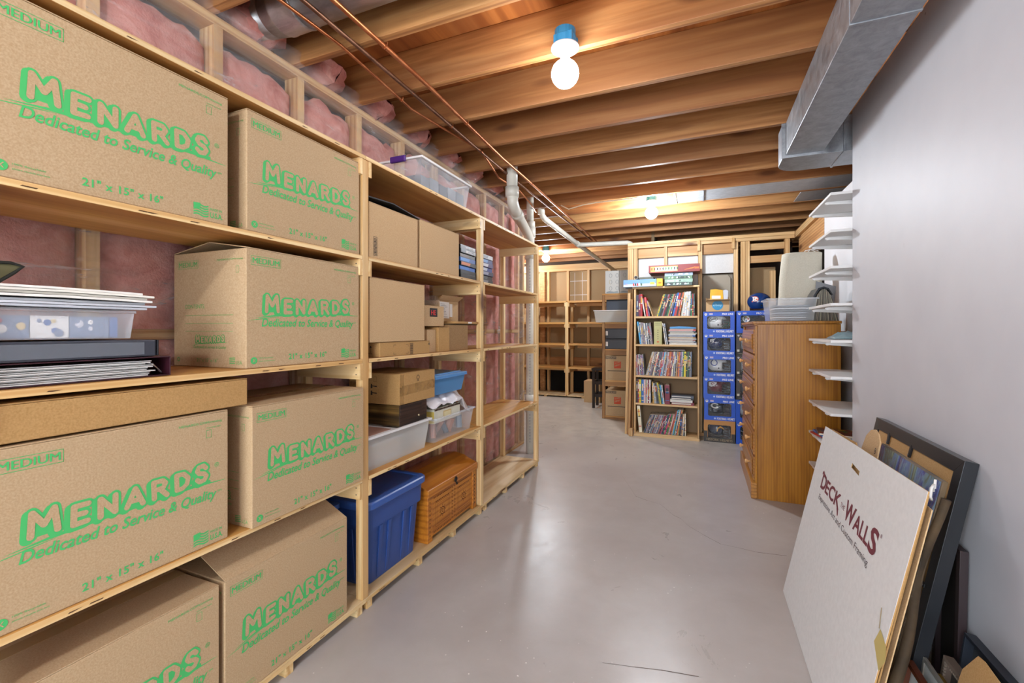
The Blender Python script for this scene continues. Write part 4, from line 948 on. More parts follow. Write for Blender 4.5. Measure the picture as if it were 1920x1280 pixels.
t = thing('cardboard_sheet', 'torn brown cardboard sheet just behind the white art portfolio', 'cardboard', (.392, 2.46, .003))
M().prism([(0, 0), (.935, 0), (.93, .83), (.91, .838), (.5, .826), (.47, .812), (.36, .815), (.33, .834), (.26, .83), (0, .818)], F, -.004, 0, kraft3).obj('sheet', t)
M().prism([(.05, .01), (.945, 0), (.94, .80), (.4, .81), (.05, .80)], F, -.014, -.011, kraft2).obj('second_sheet', t)
t = thing('cardboard_tag', 'rounded cardboard tag sticking up behind the white portfolio', 'cardboard', (.452, 2.245, .004)); F2 = leanF(.204)
M().prism([(0, 0), (.17, 0), (.17, .79), (.16, .85), (.13, .875), (.09, .885), (.05, .875), (.015, .845), (0, .79)], F2, -.005, 0, kraft2).obj('tag_body', t)
g = M().text('B', F2, ink, .135, .80, .014, .022, .0008); g.obj('pen_mark', t)
def irid():
    m, nt, b = new('iridescent_wrapped_art'); v = coords(nt, (1, 3.5, .9)); n = noise(nt, v, 3.2, 6, 1.5, .62)
    lk(nt, ramp(nt, n, [(.28, '1f2a5c'), (.42, '3f4fa0'), (.50, '6f93b0'), (.58, '5d7468'), (.68, '9aa88a'), (.8, 'c4cdd0')]), b.inputs['Base Color'])
    b.inputs['Roughness'].default_value = .16; b.inputs['Coat Weight'].default_value = .6; bump(nt, b, n, .4, .02); return m
t = thing('wrapped_canvas', 'canvas painting in blue and green wrapped in clear film behind the portfolio', 'painting', (.494, 2.178, .004)); F = leanF(.200)
M().prism([(0, 0), (.478, 0), (.478, .828), (0, .828)], F, -.014, 0, plain('54432c', .6, vary=.4)).obj('canvas_body', t, .002)
M().prism([(.004, .5), (.472, .5), (.472, .824), (.004, .824)], F, .0004, .0012, irid()).obj('painted_front', t)
M().prism([(-.004, .3), (.482, .3), (.482, .832), (-.004, .832)], F, .0022, .0026, wrapf).obj('clear_wrap', t)
g = M().tube([F(.470, .79, .012), F(.474, .81, .016), F(.480, .80, .022), F(.482, .775, .02), F(.474, .765, .012)], .004, white, 8).tube([F(.474, .80, .012), F(.466, .825, .012)], .0035, white, 8); g.obj('white_hook', t, smooth=True)
t = thing('cloth_roll', 'dark mottled cloth bundle squeezed between portfolio and black frame', 'cloth', (.492, 1.70, .004)); g = M()
g.tube([F(.0+.012*math.sin(v*9), v, -.012+.005*math.sin(v*14)) for v in [.78*i/16 for i in range(17)]], .02, plain('4a3a26', .8, vary=.5), 10, rs=[.017-.006*(i/16) for i in range(17)]); g.obj('cloth_body', t, smooth=True)

F = leanF(.195); framem = plain('222428', .32, vary=.15)
t = thing('picture_frame', 'large black picture frame turned face to the wall, kraft backing showing', 'frame', (.602, 2.612, .002)); fw, fh, bd, th = .765, .862, .048, .036
for nme, p in (('rail', [(0, 0), (fw, 0), (fw-bd, bd), (bd, bd)]), ('rail', [(0, fh), (bd, fh-bd), (fw-bd, fh-bd), (fw, fh)]), ('rail', [(0, 0), (bd, bd), (bd, fh-bd), (0, fh)]), ('rail', [(fw, 0), (fw, fh), (fw-bd, fh-bd), (fw-bd, bd)])):
    M().prism(p, F, -th, 0, framem).obj(nme, t, .001)
M().prism([(bd, bd), (fw-bd, bd), (fw-bd, fh-bd), (bd, fh-bd)], F, -.012, -.006, paperback).obj('backing_paper', t)
def clip(u, v, ang):
    c_, s_ = math.cos(ang), math.sin(ang); R_ = lambda a, b: (u+a*c_-b*s_, v+a*s_+b*c_)
    M().prism([R_(-.006, -.022), R_(.006, -.022), R_(.008, .020), (R_(0, .028)), R_(-.008, .020)], F, -.0055, .002, black).tube([F(*R_(0, -.012), .002), F(*R_(0, -.012), .005)], .003, plain('8a8a8a', .3, .9), 8).obj('hanging_clip', t, .001)
clip(.18, fh-bd-.018, .1); clip(.40, fh-bd-.018, -.1); 
for v in (.20, .42, .66): clip(fw-bd-.014, v, PI/2)

# smaller frames in the corner
def framed(name, label, loc, k, wf_, hf_, bdr, thk, fm, inner, mat2=None, parts=True):
    F = leanF(k); t = thing(name, label, 'frame', loc)
    for p in ([(0, 0), (wf_, 0), (wf_-bdr, bdr), (bdr, bdr)], [(0, hf_), (bdr, hf_-bdr), (wf_-bdr, hf_-bdr), (wf_, hf_)], [(0, 0), (bdr, bdr), (bdr, hf_-bdr), (0, hf_)], [(wf_, 0), (wf_, hf_), (wf_-bdr, hf_-bdr), (wf_-bdr, bdr)]):
        M().prism(p, F, -thk, 0, fm).obj('rail', t, .001)
    M().prism([(bdr, bdr), (wf_-bdr, bdr), (wf_-bdr, hf_-bdr), (bdr, hf_-bdr)], F, -thk+.002, -thk+.006, inner).obj('mat_board', t)
    if mat2:
        q = bdr+.055
        M().prism([(q, q), (wf_-q, q), (wf_-q, hf_-q), (q, hf_-q)], F, -thk+.0062, -thk+.0075, plain('d8cfb8', .6)).obj('cream_bevel', t)
        M().prism([(q+.004, q+.004), (wf_-q-.004, q+.004), (wf_-q-.004, hf_-q-.004), (q+.004, hf_-q-.004)], F, -thk+.0078, -thk+.009, mat2).obj('print', t)
    return t, F
framed('picture_frame', 'black framed print with dark mat leaning on the wall, lowest right', (.735, 1.868, .002), .13, .60, .300, .010, .030, plain('2a2f38', .35), plain('3c4044', .7), plain('6a706c', .5, vary=.2))
t, F = framed('picture_frame', 'taupe frame with a beaded inner edge in the lower right corner', (.683, 1.842, .002), .13, .62, .228, .016, .026, plain('7a685c', .45), plain('4a4440', .6))
g = M()
for k in range(60): c = F(.018+k*.0098, .213, -.001); g.box((c.x-.003, c.y-.003, c.z-.003), (c.x+.003, c.y+.003, c.z+.003), plain('a8988a', .35, .4))
for k in range(20): c = F(.017, .205-k*.0098, -.001); g.box((c.x-.003, c.y-.003, c.z-.003), (c.x+.003, c.y+.003, c.z+.003), plain('a8988a', .35, .4))
g.obj('beading', t)
framed('picture_frame', 'antique gold frame tucked behind the beaded frame at the bottom edge', (.655, 1.80, .002), .11, .30, .190, .022, .016, plain('8a6a2c', .35, .5), plain('1a1612', .5))
t, F = framed('picture_frame', 'ornate silver frame standing between the black and gold frames', (.640, 1.845, .002), .11, .14, .205, .012, .010, plain('a09a90', .35, .5), plain('c8c8c4', .4))
framed('picture_frame', 'thin mahogany framed mirror at the very bottom of the stack', (.585, 1.835, .002), .16, .50, .195, .014, .020, plain('5e2e1a', .22), plain('c4ccc8', .15))
o = M().prism([(0, 0), (.30, 0), (.30, .33), (.24, .375), (.15, .385), (.12, .38), (.06, .30), (.02, .14)], leanF(.10), 0, .0015, paperback).obj('kraft_paper'); o.location = (.655, 1.72, .002); tag(o, 'torn piece of kraft backing paper standing in front of the small frames', 'paper')
t, F = framed('picture_frame', 'narrow dark brown frame leaning on the wall behind the black frame', (.762, 2.06, .002), .02, .17, .545, .022, .022, plain('33282a', .4), plain('1a1614', .6))

# ================================================================ BOOKCASE WITH BOOKS
bx0, bx1, byf, byb, bh = -.724, -.011, 5.455, 5.735, 1.762
t = thing('bookcase', 'tall narrow pine bookcase packed with books against the stud partition', 'bookcase', (bx0, byf, 0))
Wb, Db = bx1-bx0, byb-byf
for a, b in ((0, .018), (Wb-.018, Wb)): M().box((a, 0, .0), (b, Db, bh-.021), case_m[2]).obj('side_panel', t, .0015)
M().box((-.022, -.004, bh-.020), (Wb+.004, Db, bh), case_m[0]).obj('top', t, .0015)
bs = [1.415, 1.085, .718, .392, .040]
for zz in bs: M().box((.0185, .002, zz-.022), (Wb-.0185, Db-.006, zz), case_m[0]).obj('shelf', t, .0015)
M().box((-.005, -.012, 0), (Wb+.004, -.0003, .026), case_m[0]).obj('base_rail', t, .0015)
M().box((.0185, Db-.0055, .02), (Wb-.0185, Db, bh-.022), plain('8f7454', .7)).obj('back_panel', t)
sn = ['top', 'second', 'middle', 'fourth', 'bottom']; cnt = {}
names = {'navy': '35384e', 'maroon': '7a2038', 'red': 'b02c2c', 'white': 'dcdad6', 'coral': 'd84a54', 'purple': '7a5a8a', 'yellow': 'd8c428', 'olive': '8a8448', 'teal': '24504e', 'black': '1c1c20', 'crimson': '8e1c28', 'blue': '2a66b0', 'sky blue': '4aa0d0', 'grey': '8a8a8e', 'silver': 'b4b6ba', 'green': '2c6a44', 'orange': 'd07030', 'brown': '6a4030', 'tan': 'c4a070', 'cream': 'e4dcc0', 'slate': '505a6a', 'pink': 'c890a0', 'mauve': '8a7480', 'rust': '9a4a34', 'gold': 'b88c30', 'magenta': 'c02a68', 'khaki': 'a09c88'}
acc = ['e8e4dc', '1a1a1e', 'c83a30', 'd8b040', '3a6ab0', '9aa0a8', 'e0c8a0']
rb = random.Random(21)
def book(si, col, x, w_, h, th=0.0, d=.20, y=None, kind='book', off=0):
    cnt[si] = cnt.get(si, 0)+1; n = cnt[si]
    suf = 'th' if 10 <= n % 100 <= 20 else {1: 'st', 2: 'nd', 3: 'rd'}.get(n % 10, 'th')
    c = names[col]; m1 = plain(c, .45, vary=.12)
    g = M().box((0, 0, 0), (w_, d, h), m1)
    g.box((w_*.12, .004, h), (w_*.88, d-.002, h+.0006), plain('ddd6c6', .8))
    F = fr((0, -.0003, 0), (1, 0, 0), (0, 0, 1)); a = rb.choice(acc)
    if w_ > .004:
        v = h*rb.uniform(.3, .6); g.flat([(w_*.25, v), (w_*.75, v), (w_*.75, v+h*.3), (w_*.25, v+h*.3)], F, plain(a, .5), .0003)
        for q in range(3): v = h*rb.uniform(.04, .9); g.flat([(w_*.1, v), (w_*.9, v), (w_*.9, v+h*.03), (w_*.1, v+h*.03)], F, plain(rb.choice(acc), .5), .0005+.0001*q)
    o = g.obj(kind); zz = bs[si]+.0008
    o.location = (x, (y if y is not None else byf+.012)+rb.uniform(0, .006), zz + (w_*math.sin(th) if th > 0 else 0)); o.rotation_euler = (0, th, 0)
    tag(o, '%s %s, %d%s upright from the left on the %s shelf of the bookcase' % (col, kind, n, suf, sn[si]), kind, '%ss on the %s bookcase shelf' % (kind, sn[si]))
    return o
def row(si, x, items, th, h, kind='book', th2=None, jit=.004):
    n = len(items)
    for i, (c, w_) in enumerate(items):
        a = lin(th, th2 if th2 is not None else th, i/max(1, n-1)); book(si, c, x, w_, h+rb.uniform(-jit, jit), a, kind=kind); x += w_/math.cos(a)+.0006
        if th2 is not None: x += .0004
    return x
def stack(si, x0, x1, items, kind, lab):
    zz = bs[si]+.0008
    for i, (c, h) in enumerate(items):
        dx = rb.uniform(-.008, .008); o = M().box((0, 0, 0), (x1-x0, .21, h), plain(names[c], .45, vary=.25)).box((.004, -.0004, h*.25), (x1-x0-.03, 0, h*.75), plain('d4d0c6', .7)).obj(kind); o.location = (x0+dx, byf+.012+rb.uniform(0, .01), zz); zz += h+.0006
        pos = 'lowest' if i == 0 else 'topmost' if i == len(items)-1 else ['', 'second', 'third', 'fourth', 'fifth', 'sixth', 'seventh', 'eighth', 'ninth', 'tenth', 'eleventh', 'twelfth', 'thirteenth', 'fourteenth', 'fifteenth'][i] + ' up'
        tag(o, '%s %s lying flat, %s in the %s' % (c, kind, pos, lab), kind, 'flat stack on the %s bookcase shelf' % sn[si])
    return zz
# top shelf
row(0, -.702, [('navy', .026)], .0, .255); row(0, -.675, [('maroon', .022), ('red', .020)], 0, .262)
book(0, 'white', -.606, .011, .232, -.17); book(0, 'coral', -.585, .020, .225, -.12); book(0, 'purple', -.560, .012, .185, -.12); book(0, 'tan', -.520, .011, .185, -.33)
x = row(0, -.478, [('olive', .010), ('yellow', .009), ('teal', .018), ('black', .020), ('mauve', .009), ('crimson', .014), ('black', .022), ('green', .016), ('tan', .009), ('maroon', .012), ('slate', .014)], .31, .262, th2=.24)
x = row(0, x+.008, [('blue', .018), ('red', .024), ('black', .013), ('rust', .012), ('orange', .010)], .22, .270, th2=.17)
x = row(0, x+.010, [('khaki', .010), ('white', .012), ('silver', .013), ('white', .012), ('silver', .012), ('white', .013), ('silver', .012), ('slate', .008)], .13, .275, 'magazine', th2=.05)
row(0, x+.004, [('green', .016), ('crimson', .014), ('teal', .012)], 0, .250)
# second shelf
book(1, 'sky blue', -.660, .016, .268, -.13); x = -.643
for c in ('silver', 'grey', 'mauve', 'grey', 'white', 'slate', 'silver', 'black', 'grey', 'mauve'): book(1, c, x, .0115, .255+rb.uniform(-.008, .004), -.10, kind='magazine'); x += .0130
o = M().box((0, 0, 0), (.088, .20, .266), plain('b4b07a', .5, vary=.05)).obj('slipcase', bevel=.001); o.location = (-.500, byf+.010, bs[1]+.0008); tag(o, 'pale green boxed set standing in the middle of the second shelf', 'book')
F = fr((0, -.0004, 0), (1, 0, 0), (0, 0, 1)); g = M()
for v in (.06, .085, .11, .135, .16): g.flat([(.040, v), (.048, v), (.048, v+.010), (.040, v+.010)], F, ink)
g.flat([(.030+.014*math.cos(a)+.014, .03+.010*math.sin(a)) for a in [2*PI*i/12 for i in range(12)]], F, plain('c86a3a', .5)); 
for v in (.22, .235, .248): g.flat([(.012, v), (.076, v), (.076, v+.004), (.012, v+.004)], F, plain('7a7a50', .5))
g.obj('spine_print', o)
book(1, 'white', -.374, .010, .250, -.14); book(1, 'silver', -.358, .012, .245, -.14)
top = stack(1, -.335, -.045, [('white', .020), ('slate', .012), ('silver', .013), ('rust', .010), ('grey', .015), ('tan', .010), ('black', .012), ('blue', .013), ('silver', .012), ('khaki', .011), ('black', .013), ('slate', .012), ('coral', .011), ('brown', .012)], 'magazine', 'stack on the second shelf')
g = M(); g.prism([(0, 0), (.28, 0), (.28, .012), (.20, .022), (.10, .026), (0, .020)], fr((0, 0, 0), (1, 0, 0), (0, 0, 1)), -.18, 0, plain('3a88c0', .4)); o = g.obj('magazine', bevel=.001); o.location = (-.325, byf+.02, top+.0006); tag(o, 'curled blue and white magazine on top of the second shelf stack', 'magazine')
# middle shelf
x = -.700
for c in ('grey', 'mauve', 'maroon', 'silver', 'slate', 'mauve', 'purple', 'grey'): book(2, c, x, .0105, .245+rb.uniform(-.01, .006), -.06, kind='magazine'); x += .0115
cs = ['khaki', 'silver', 'tan', 'grey', 'mauve', 'slate', 'brown', 'cream', 'grey', 'navy', 'slate', 'navy', 'mauve', 'red', 'sky blue', 'silver', 'slate', 'mauve', 'silver', 'rust', 'orange', 'rust', 'maroon', 'mauve', 'cream', 'slate', 'silver', 'black', 'tan', 'brown', 'orange', 'mauve', 'purple', 'silver', 'green']
x = row(2, -.597, [(c, rb.choice((.009, .0105, .012))) for c in cs], .26, .285, 'record', th2=.03)
x = row(2, x+.002, [('yellow', .020), ('black', .016), ('green', .010), ('black', .012), ('grey', .010), ('slate', .012)], .02, .285, 'record')
g = M().box((0, 0, 0), (.24, .18, .006), plain('c8c4c0', .5)).box((.01, .01, .0062), (.23, .17, .010), plain('b8a8a8', .5)); o = g.obj('paper_folder', bevel=.001); o.location = (-.40, byf+.03, bs[2]+.2985); tag(o, 'pale folders lying flat across the records on the middle shelf', 'folder')
# fourth shelf
x = row(3, -.703, [('black', .018), ('crimson', .014), ('yellow', .022), ('green', .004), ('blue', .026), ('white', .008), ('pink', .010), ('khaki', .018), ('white', .008), ('maroon', .014), ('white', .010), ('silver', .008)], .0, .275)
x += .002
for c, w_, h, a in (('gold', .013, .250, -.05), ('khaki', .011, .24, -.10), ('silver', .011, .24, -.12), ('slate', .011, .235, -.13), ('black', .013, .24, -.14), ('olive', .010, .245, -.14), ('yellow', .010, .245, -.14), ('teal', .012, .225, -.14), ('sky blue', .010, .22, -.14), ('white', .010, .22, -.12)): book(3, c, x+.02, w_, h, a); x += w_+.0022
book(3, 'maroon', x+.024, .052, .222, -.02)
top = stack(3, -.315, -.075, [('maroon', .030), ('white', .030), ('black', .022), ('slate', .022)], 'book', 'short stack on the fourth shelf')
# bottom shelf
book(4, 'cream', -.668, .034, .315, -.085)
x = -.620
cs = ['slate', 'navy', 'grey', 'mauve', 'slate', 'black', 'silver', 'slate', 'grey', 'brown', 'mauve', 'grey', 'purple', 'silver', 'slate', 'mauve', 'rust', 'black', 'magenta', 'slate']
x = row(4, x, [(c, .0088) for c in cs], .34, .228, 'comic', th2=.30)
x = row(4, x+.004, [(c, w_) for c, w_ in (('teal', .009), ('black', .010), ('magenta', .014), ('green', .016), ('olive', .010), ('pink', .014))], .29, .245, 'book', th2=.25)
x = row(4, x+.004, [('rust', .013), ('tan', .009)], .24, .285, 'book')
x = row(4, x+.003, [('sky blue', .010), ('green', .010), ('silver', .011), ('navy', .008), ('orange', .010), ('olive', .010)], .20, .300, 'book', th2=.18)
x = row(4, x+.003, [('black', .018), ('brown', .010), ('tan', .013), ('silver', .005), ('black', .012)], .10, .250, 'book', th2=.05)
book(4, 'cream', min(x+.004, -.045), .010, .255, 0)
# on top of it
zt = bh+.0008; yt = byf-.035
def flatbox(name, label, cat, x, z_, w_, h, d, mat, y=yt, deco=None, rz=0):
    t = thing(name, label, cat, (x, y, z_), rz); M().box((0, 0, 0), (w_, d, h), mat).obj('box_body', t, .0015)
    if deco: g = M(); deco(g, fr((0, -.0003, 0), (1, 0, 0), (0, 0, 1)), w_, h); g.obj('box_print', t)
    return t
def dblue(g, F, w_, h):
    g.flat([(.002, .002), (w_-.002, .002), (w_-.002, h*.45), (.002, h*.35)], F, plain('c4d2e0', .4), .0002)
    for k in range(5): g.flat([(.11+.022*k, .012), (.13+.022*k, .012), (.125+.022*k, .04), (.112+.022*k, .045)], F, plain(['c83a30', '2a2a2a', 'b02c2c', 'e8e4e0', '3a5a3a'][k], .5), .0005)
    g.text('32', F, plain('b8688a', .5), .02, .02, .03, .022, .0006); g.flat([(w_-.07, .02), (w_-.02, .02), (w_-.02, .05), (w_-.07, .05)], F, plain('c8d84a', .5), .0006)
flatbox('board_game', 'blue and white game box sticking out left over the bookcase top', 'game', -.845, zt, .375, .085, .26, plain('6f9ac8', .35), deco=dblue)
flatbox('small_box', 'small yellow box standing on the bookcase next to the blue game box', 'box', -.466, zt, .066, .088, .2, plain('e0b020', .4), deco=lambda g, F, w_, h: (g.flat([(.02, .03), (.05, .03), (.05, .045), (.02, .045)], F, plain('c06020', .5)), g.outline(.004, .004, w_-.004, h-.004, .002, F, plain('f0d060', .5))))
for k, (c, lab) in enumerate((('3a4c48', 'dark green hardback at the bottom of the pile on the bookcase'), ('8aa898', 'pale hardback second up in the pile on the bookcase'), ('5a7a5c', 'mossy hardback third up in the pile on the bookcase'), ('8a9ab0', 'blue grey hardback on top of the pile, under the red game box'))):
    o = M().box((0, 0, 0), (.300, .23, .036), plain(c, .35, vary=.3)).obj('hardback_book', bevel=.001); o.location = (-.382+.004*(k % 2), yt+.005, zt+k*.0366); tag(o, lab, 'book', 'pile on the bookcase')
    g = M(); F = fr((0, -.0003, 0), (1, 0, 0), (0, 0, 1)); rr = random.Random(k)
    for q in range(9): u = rr.uniform(.02, .25); g.flat([(u, .008), (u+rr.uniform(.01, .04), .010), (u+.02, .028), (u+.004, .026)], F, plain(rr.choice(['e4ece8', '9ab8a8', '2a3c3a', 'c8d4e0']), .4), .0002+.0001*q)
    g.obj('spine_print', o)
def dred(g, F, w_, h):
    g.flat([(.02, .012), (w_*.58, .012), (w_*.58, h-.012), (.02, h-.012)], F, plain('e89a50', .45)); g.flat([(.07, .018), (w_*.56, .018), (w_*.56, h-.022), (.07, h-.022)], F, plain('e8dcc4', .5), .0008)
    rr = random.Random(9)
    for k in range(10): u = .03+k*.031; g.flat([(u, .03), (u+.010, .03), (u+.014, .055), (u+.005, .062), (u-.003, .055)], F, plain(['a04a20', '7a3a20', '3a3a3a', '886858', '3a3a3a', '4a8a5a', '3a6a3a', '4a9a5a', '303030', '2a4a2a'][k], .5), .0012)
    g.flat([(w_*.70, .02), (w_*.88, .035), (w_*.92, .055), (w_*.86, .045), (w_*.75, .032)], F, plain('e87830', .4), .0009); g.flat([(w_*.90, .03), (w_*.985, .03), (w_*.985, .05), (w_*.90, .05)], F, plain('e86a30', .4), .0013)
flatbox('board_game', 'wide red box with small figures across it, on the pile above the bookcase', 'game', -.553, zt+.150, .548, .086, .30, plain('7e2a2a', .35), y=yt-.02, deco=dred)
o = M().tube([(0, 0, 0), (0, .30, 0)], .022, plain('9a948a', .6), 16).tube([(0, -.0005, 0), (0, .0, 0)], .017, plain('3a3028', .8), 16).obj('rolled_poster', smooth=False); o.location = (-.70, yt+.0, zt+.111); tag(o, 'rolled poster lying on the blue and white game box', 'poster')
o = M().box((0, 0, 0), (.16, .2, .028), plain('5a5e52', .5, vary=.2)).obj('book', bevel=.002); o.location = (-.665, yt+.04, zt+.0865); tag(o, 'dark green book lying behind the rolled poster', 'book')

# leaning boards left of the bookcase
for k, (x0, x1, y, h, lab) in enumerate(((-.842, -.800, 5.50, 1.70, 'long pale board leaning left of the bookcase, taller of two'), (-.805, -.770, 5.47, 1.62, 'darker plank leaning close against the bookcase side'))):
    o = M().prism([(0, 0), (.030, 0), (.030, h), (0, h)], fr((0, 0, 0), (1, 0, 0), (0, 0, 1)), -.14, 0, (stud, oldpine)[k][2]).obj('wood_board', bevel=.001); o.location = (x0, y, .001); o.rotation_euler = (0, .022, 0); tag(o, lab, 'board')
o = M().box((0, 0, 0), (.045, .05, .09), stud[2]).obj('wood_block', bevel=.002); o.location = (-.780, 5.40, .0005); tag(o, 'short wood block standing on the floor at the bookcase corner', 'block')

# ================================================================ HELMETS
def ell(a, b, c, cx, cz):   # projects (u, v) on the near side of an ellipsoid shell
    return lambda u, v, n=0: Vector((cx+u, -(b+n)*math.sqrt(max(.02, 1-(u/(a+n))**2-(v/(c+n))**2)), cz+v))
def helmet(label, x, y, z_, shell, mask, deco, s=1.0, group='football helmets'):
    t = thing('football_helmet', label, 'helmet', (x, y, z_+.0008), 0, group); t.scale = (s, s, s)
    a, b, c = .105, .083, .088; cz = .088; g = M(); nu, nv = 30, 22; k = g.mi(shell)
    for iv in range(nv+1):
        ph = PI*iv/nv
        for iu in range(nu):
            th = 2*PI*iu/nu; X_ = math.cos(th)*math.sin(ph); Y_ = math.sin(th)*math.sin(ph); Z_ = math.cos(ph)
            if Z_ < -.80: Z_ = -.80
            g.v.append((a*X_, b*Y_, cz+c*Z_))
    for iv in range(nv):
        for iu in range(nu):
            th = 2*PI*(iu+.5)/nu; ph = PI*(iv+.5)/nv; X_ = math.cos(th)*math.sin(ph); Z_ = math.cos(ph)
            if X_ > .50 and -.72 < Z_ < .28: continue
            g.f.append((iv*nu+iu, iv*nu+(iu+1) % nu, (iv+1)*nu+(iu+1) % nu, (iv+1)*nu+iu)[::-1]); g.m.append(k)
    o = g.obj('shell', t, smooth=True); sm = o.modifiers.new('s', 'SOLIDIFY'); sm.thickness = .004; sm.offset = -1
    M().lathe([(.03, .025), (.062, .04), (.072, .08), (.055, .13), (.02, .155)], None, plain('26262a', .8), 16, lambda x, y, z: Vector((x-.012, y*.74, z))).obj('padding', t, smooth=True)
    g = M()
    for zz, r_ in ((.030, 1.0), (.050, 1.03), (.085, .98)):
        g.tube([(.055+.075*r_*math.cos(q)*1.0, .078*math.sin(q), zz-.01*math.cos(q)) for q in [-1.35+2.7*i/12 for i in range(13)]], .0035, mask, 8)
    for q in (-.5, .5): g.tube([(.13*math.cos(q*.6)+.0, .078*math.sin(q), .028), (.125*math.cos(q*.6)+.003, .076*math.sin(q), .086)], .0035, mask, 8)
    g.obj('face_mask', t, smooth=True)
    P = ell(a, b, c, 0, cz); g = M().flat([(.012+.008*math.cos(q), -.040+.008*math.sin(q)) for q in [2*PI*i/12 for i in range(12)]], P, plain('101014', .5), .001); g.obj('ear_hole', t)
    g = M(); deco(g, P); g.obj('decal', t)
    return t
def ring(g, P, cx, cz, r0, r1, a0, a1, mat, off, sx=1, n=18):
    for i in range(n):
        p, q = lin(a0, a1, i/n), lin(a0, a1, (i+1)/n)
        g.flat([(cx+sx*r0*math.cos(p), cz+r0*math.sin(p)), (cx+sx*r1*math.cos(p), cz+r1*math.sin(p)), (cx+sx*r1*math.cos(q), cz+r1*math.sin(q)), (cx+sx*r0*math.cos(q), cz+r0*math.sin(q))], P, mat, off)
def disc(g, P, cx, cz, rx, rz, mat, off, tilt=0):
    def T_(a): u, v = rx*math.cos(a), rz*math.sin(a); return (cx+u*math.cos(tilt)-v*math.sin(tilt), cz+u*math.sin(tilt)+v*math.cos(tilt))
    for i in range(24): g.flat([(cx, cz), T_(2*PI*i/24), T_(2*PI*(i+1)/24)], P, mat, off)
W = plain('e6e6e6', .3); K = plain('141418', .25); G_ = plain('1f4a38', .4); NB = plain('141c3a', .2); RB = plain('1c3a8a', .3); OR = plain('d8602a', .35)
def d_oval(g, P): disc(g, P, -.035, .022, .047, .024, G_, .0012, .25); disc(g, P, -.035, .022, .043, .020, W, .0018, .25); g.text('JETS', P, G_, -.068, .008, .060, .022, .0025, shear=.3, bold=.02, warp=lambda u, v: (u, v+(u+.035)*.25))
def d_ny(g, P): g.text('ny', P, W, -.072, .004, .056, .042, .0015, bold=.05, warp=lambda u, v: (u, v+(u+.04)*.25)); g.flat([(-.058, -.004), (-.012, .006), (-.012, .011), (-.058, .001)], P, W, .0016)
def d_shoe(g, P): ring(g, P, -.035, .020, .026, .036, PI*.62, PI*2.38, RB, .0015)
def d_spear(g, P):
    g.flat([(-.085, .04), (-.04, .05), (.0, .040), (-.03, .005), (-.06, -.01), (-.085, .0)], P, W, .006); g.flat([(-.03, .005), (.055, -.045), (.058, -.050), (-.04, .0)], P, W, .0045); ring(g, P, -.045, .026, .008, .014, 0, 5, plain('8a1c28', .3), .008, 1.4)
def d_c(g, P): ring(g, P, -.030, .022, .018, .029, .6, 5.7, W, .0015, 1.5); ring(g, P, -.030, .022, .021, .026, .7, 5.6, plain('e0d8c8', .3), .002, 1.5)
def d_horn(g, P): ring(g, P, .03, -.01, .030, .044, .4, 3.4, plain('d89a30', .3), .0015, .9); g.flat([(.02, .036), (.05, .06), (.055, .052), (.03, .028)], P, plain('d89a30', .3), .0016)
def d_disc(g, P): disc(g, P, -.035, .020, .036, .036, W, .0012); [disc(g, P, *p, .009, .009, m_, .002) for p, m_ in (((-.035, .042), plain('d8b830', .4)), ((-.015, .020), plain('b03030', .4)), ((-.035, -.002), plain('3a62a0', .4)))]
def d_D(g, P): g.text('D', P, OR, -.070, -.006, .058, .056, .0012, bold=.09); g.text('D', P, W, -.062, .0, .044, .044, .0018, bold=.02); disc(g, P, -.036, .022, .014, .010, W, .0024, .3); disc(g, P, -.030, .018, .008, .006, OR, .003)
def d_buff(g, P): disc(g, P, -.02, .02, .040, .026, plain('2a58a8', .3), .0012, .1); g.flat([(-.06, .01), (.02, .018), (.02, .012), (-.06, .0)], P, plain('c83030', .3), .002); disc(g, P, 0, -.005, .03, .014, W, .0018)
def d_stripe(g, P): [g.flat([(-.07+.03*k, -.05), (-.058+.03*k, -.05), (-.045+.03*k, .0), (-.052+.03*k, .01)], P, K, .0015) for k in range(4)]; disc(g, P, -.01, .045, .022, .016, plain('4a2a88', .3), .0014)
def d_star(g, P): g.flat([(-.03+.034*(1 if i % 2 == 0 else .42)*math.sin(PI*i/5), .02+.034*(1 if i % 2 == 0 else .42)*math.cos(PI*i/5)) for i in range(10)], P, plain('23305c', .3), .0015)
def d_aqua(g, P): ring(g, P, -.03, .015, .028, .040, .6, 5.2, plain('e08048', .3), .0014); disc(g, P, -.02, .01, .018, .026, plain('3a9aa0', .3), .0018, -.4)
def d_wing(g, P): g.flat([(-.085, .0), (-.04, .035), (.05, .045), (.055, .030), (.0, .018), (-.02, .012), (-.03, .008), (-.06, -.006)], P, W, .0014)
def nfl(g, F, u, v, s): g.flat([(u, v+.3*s), (u+.5*s, v-.1*s), (u+s, v+.3*s), (u+s, v+.9*s), (u+.5*s, v+s), (u, v+.9*s)], F, W, .0006); g.text('NFL', F, RB, u+.15*s, v+.25*s, .7*s, .3*s, .0012); g.flat([(u+.1*s, v+.62*s), (u+.9*s, v+.62*s), (u+.85*s, v+.85*s), (u+.15*s, v+.85*s)], F, RB, .0010)
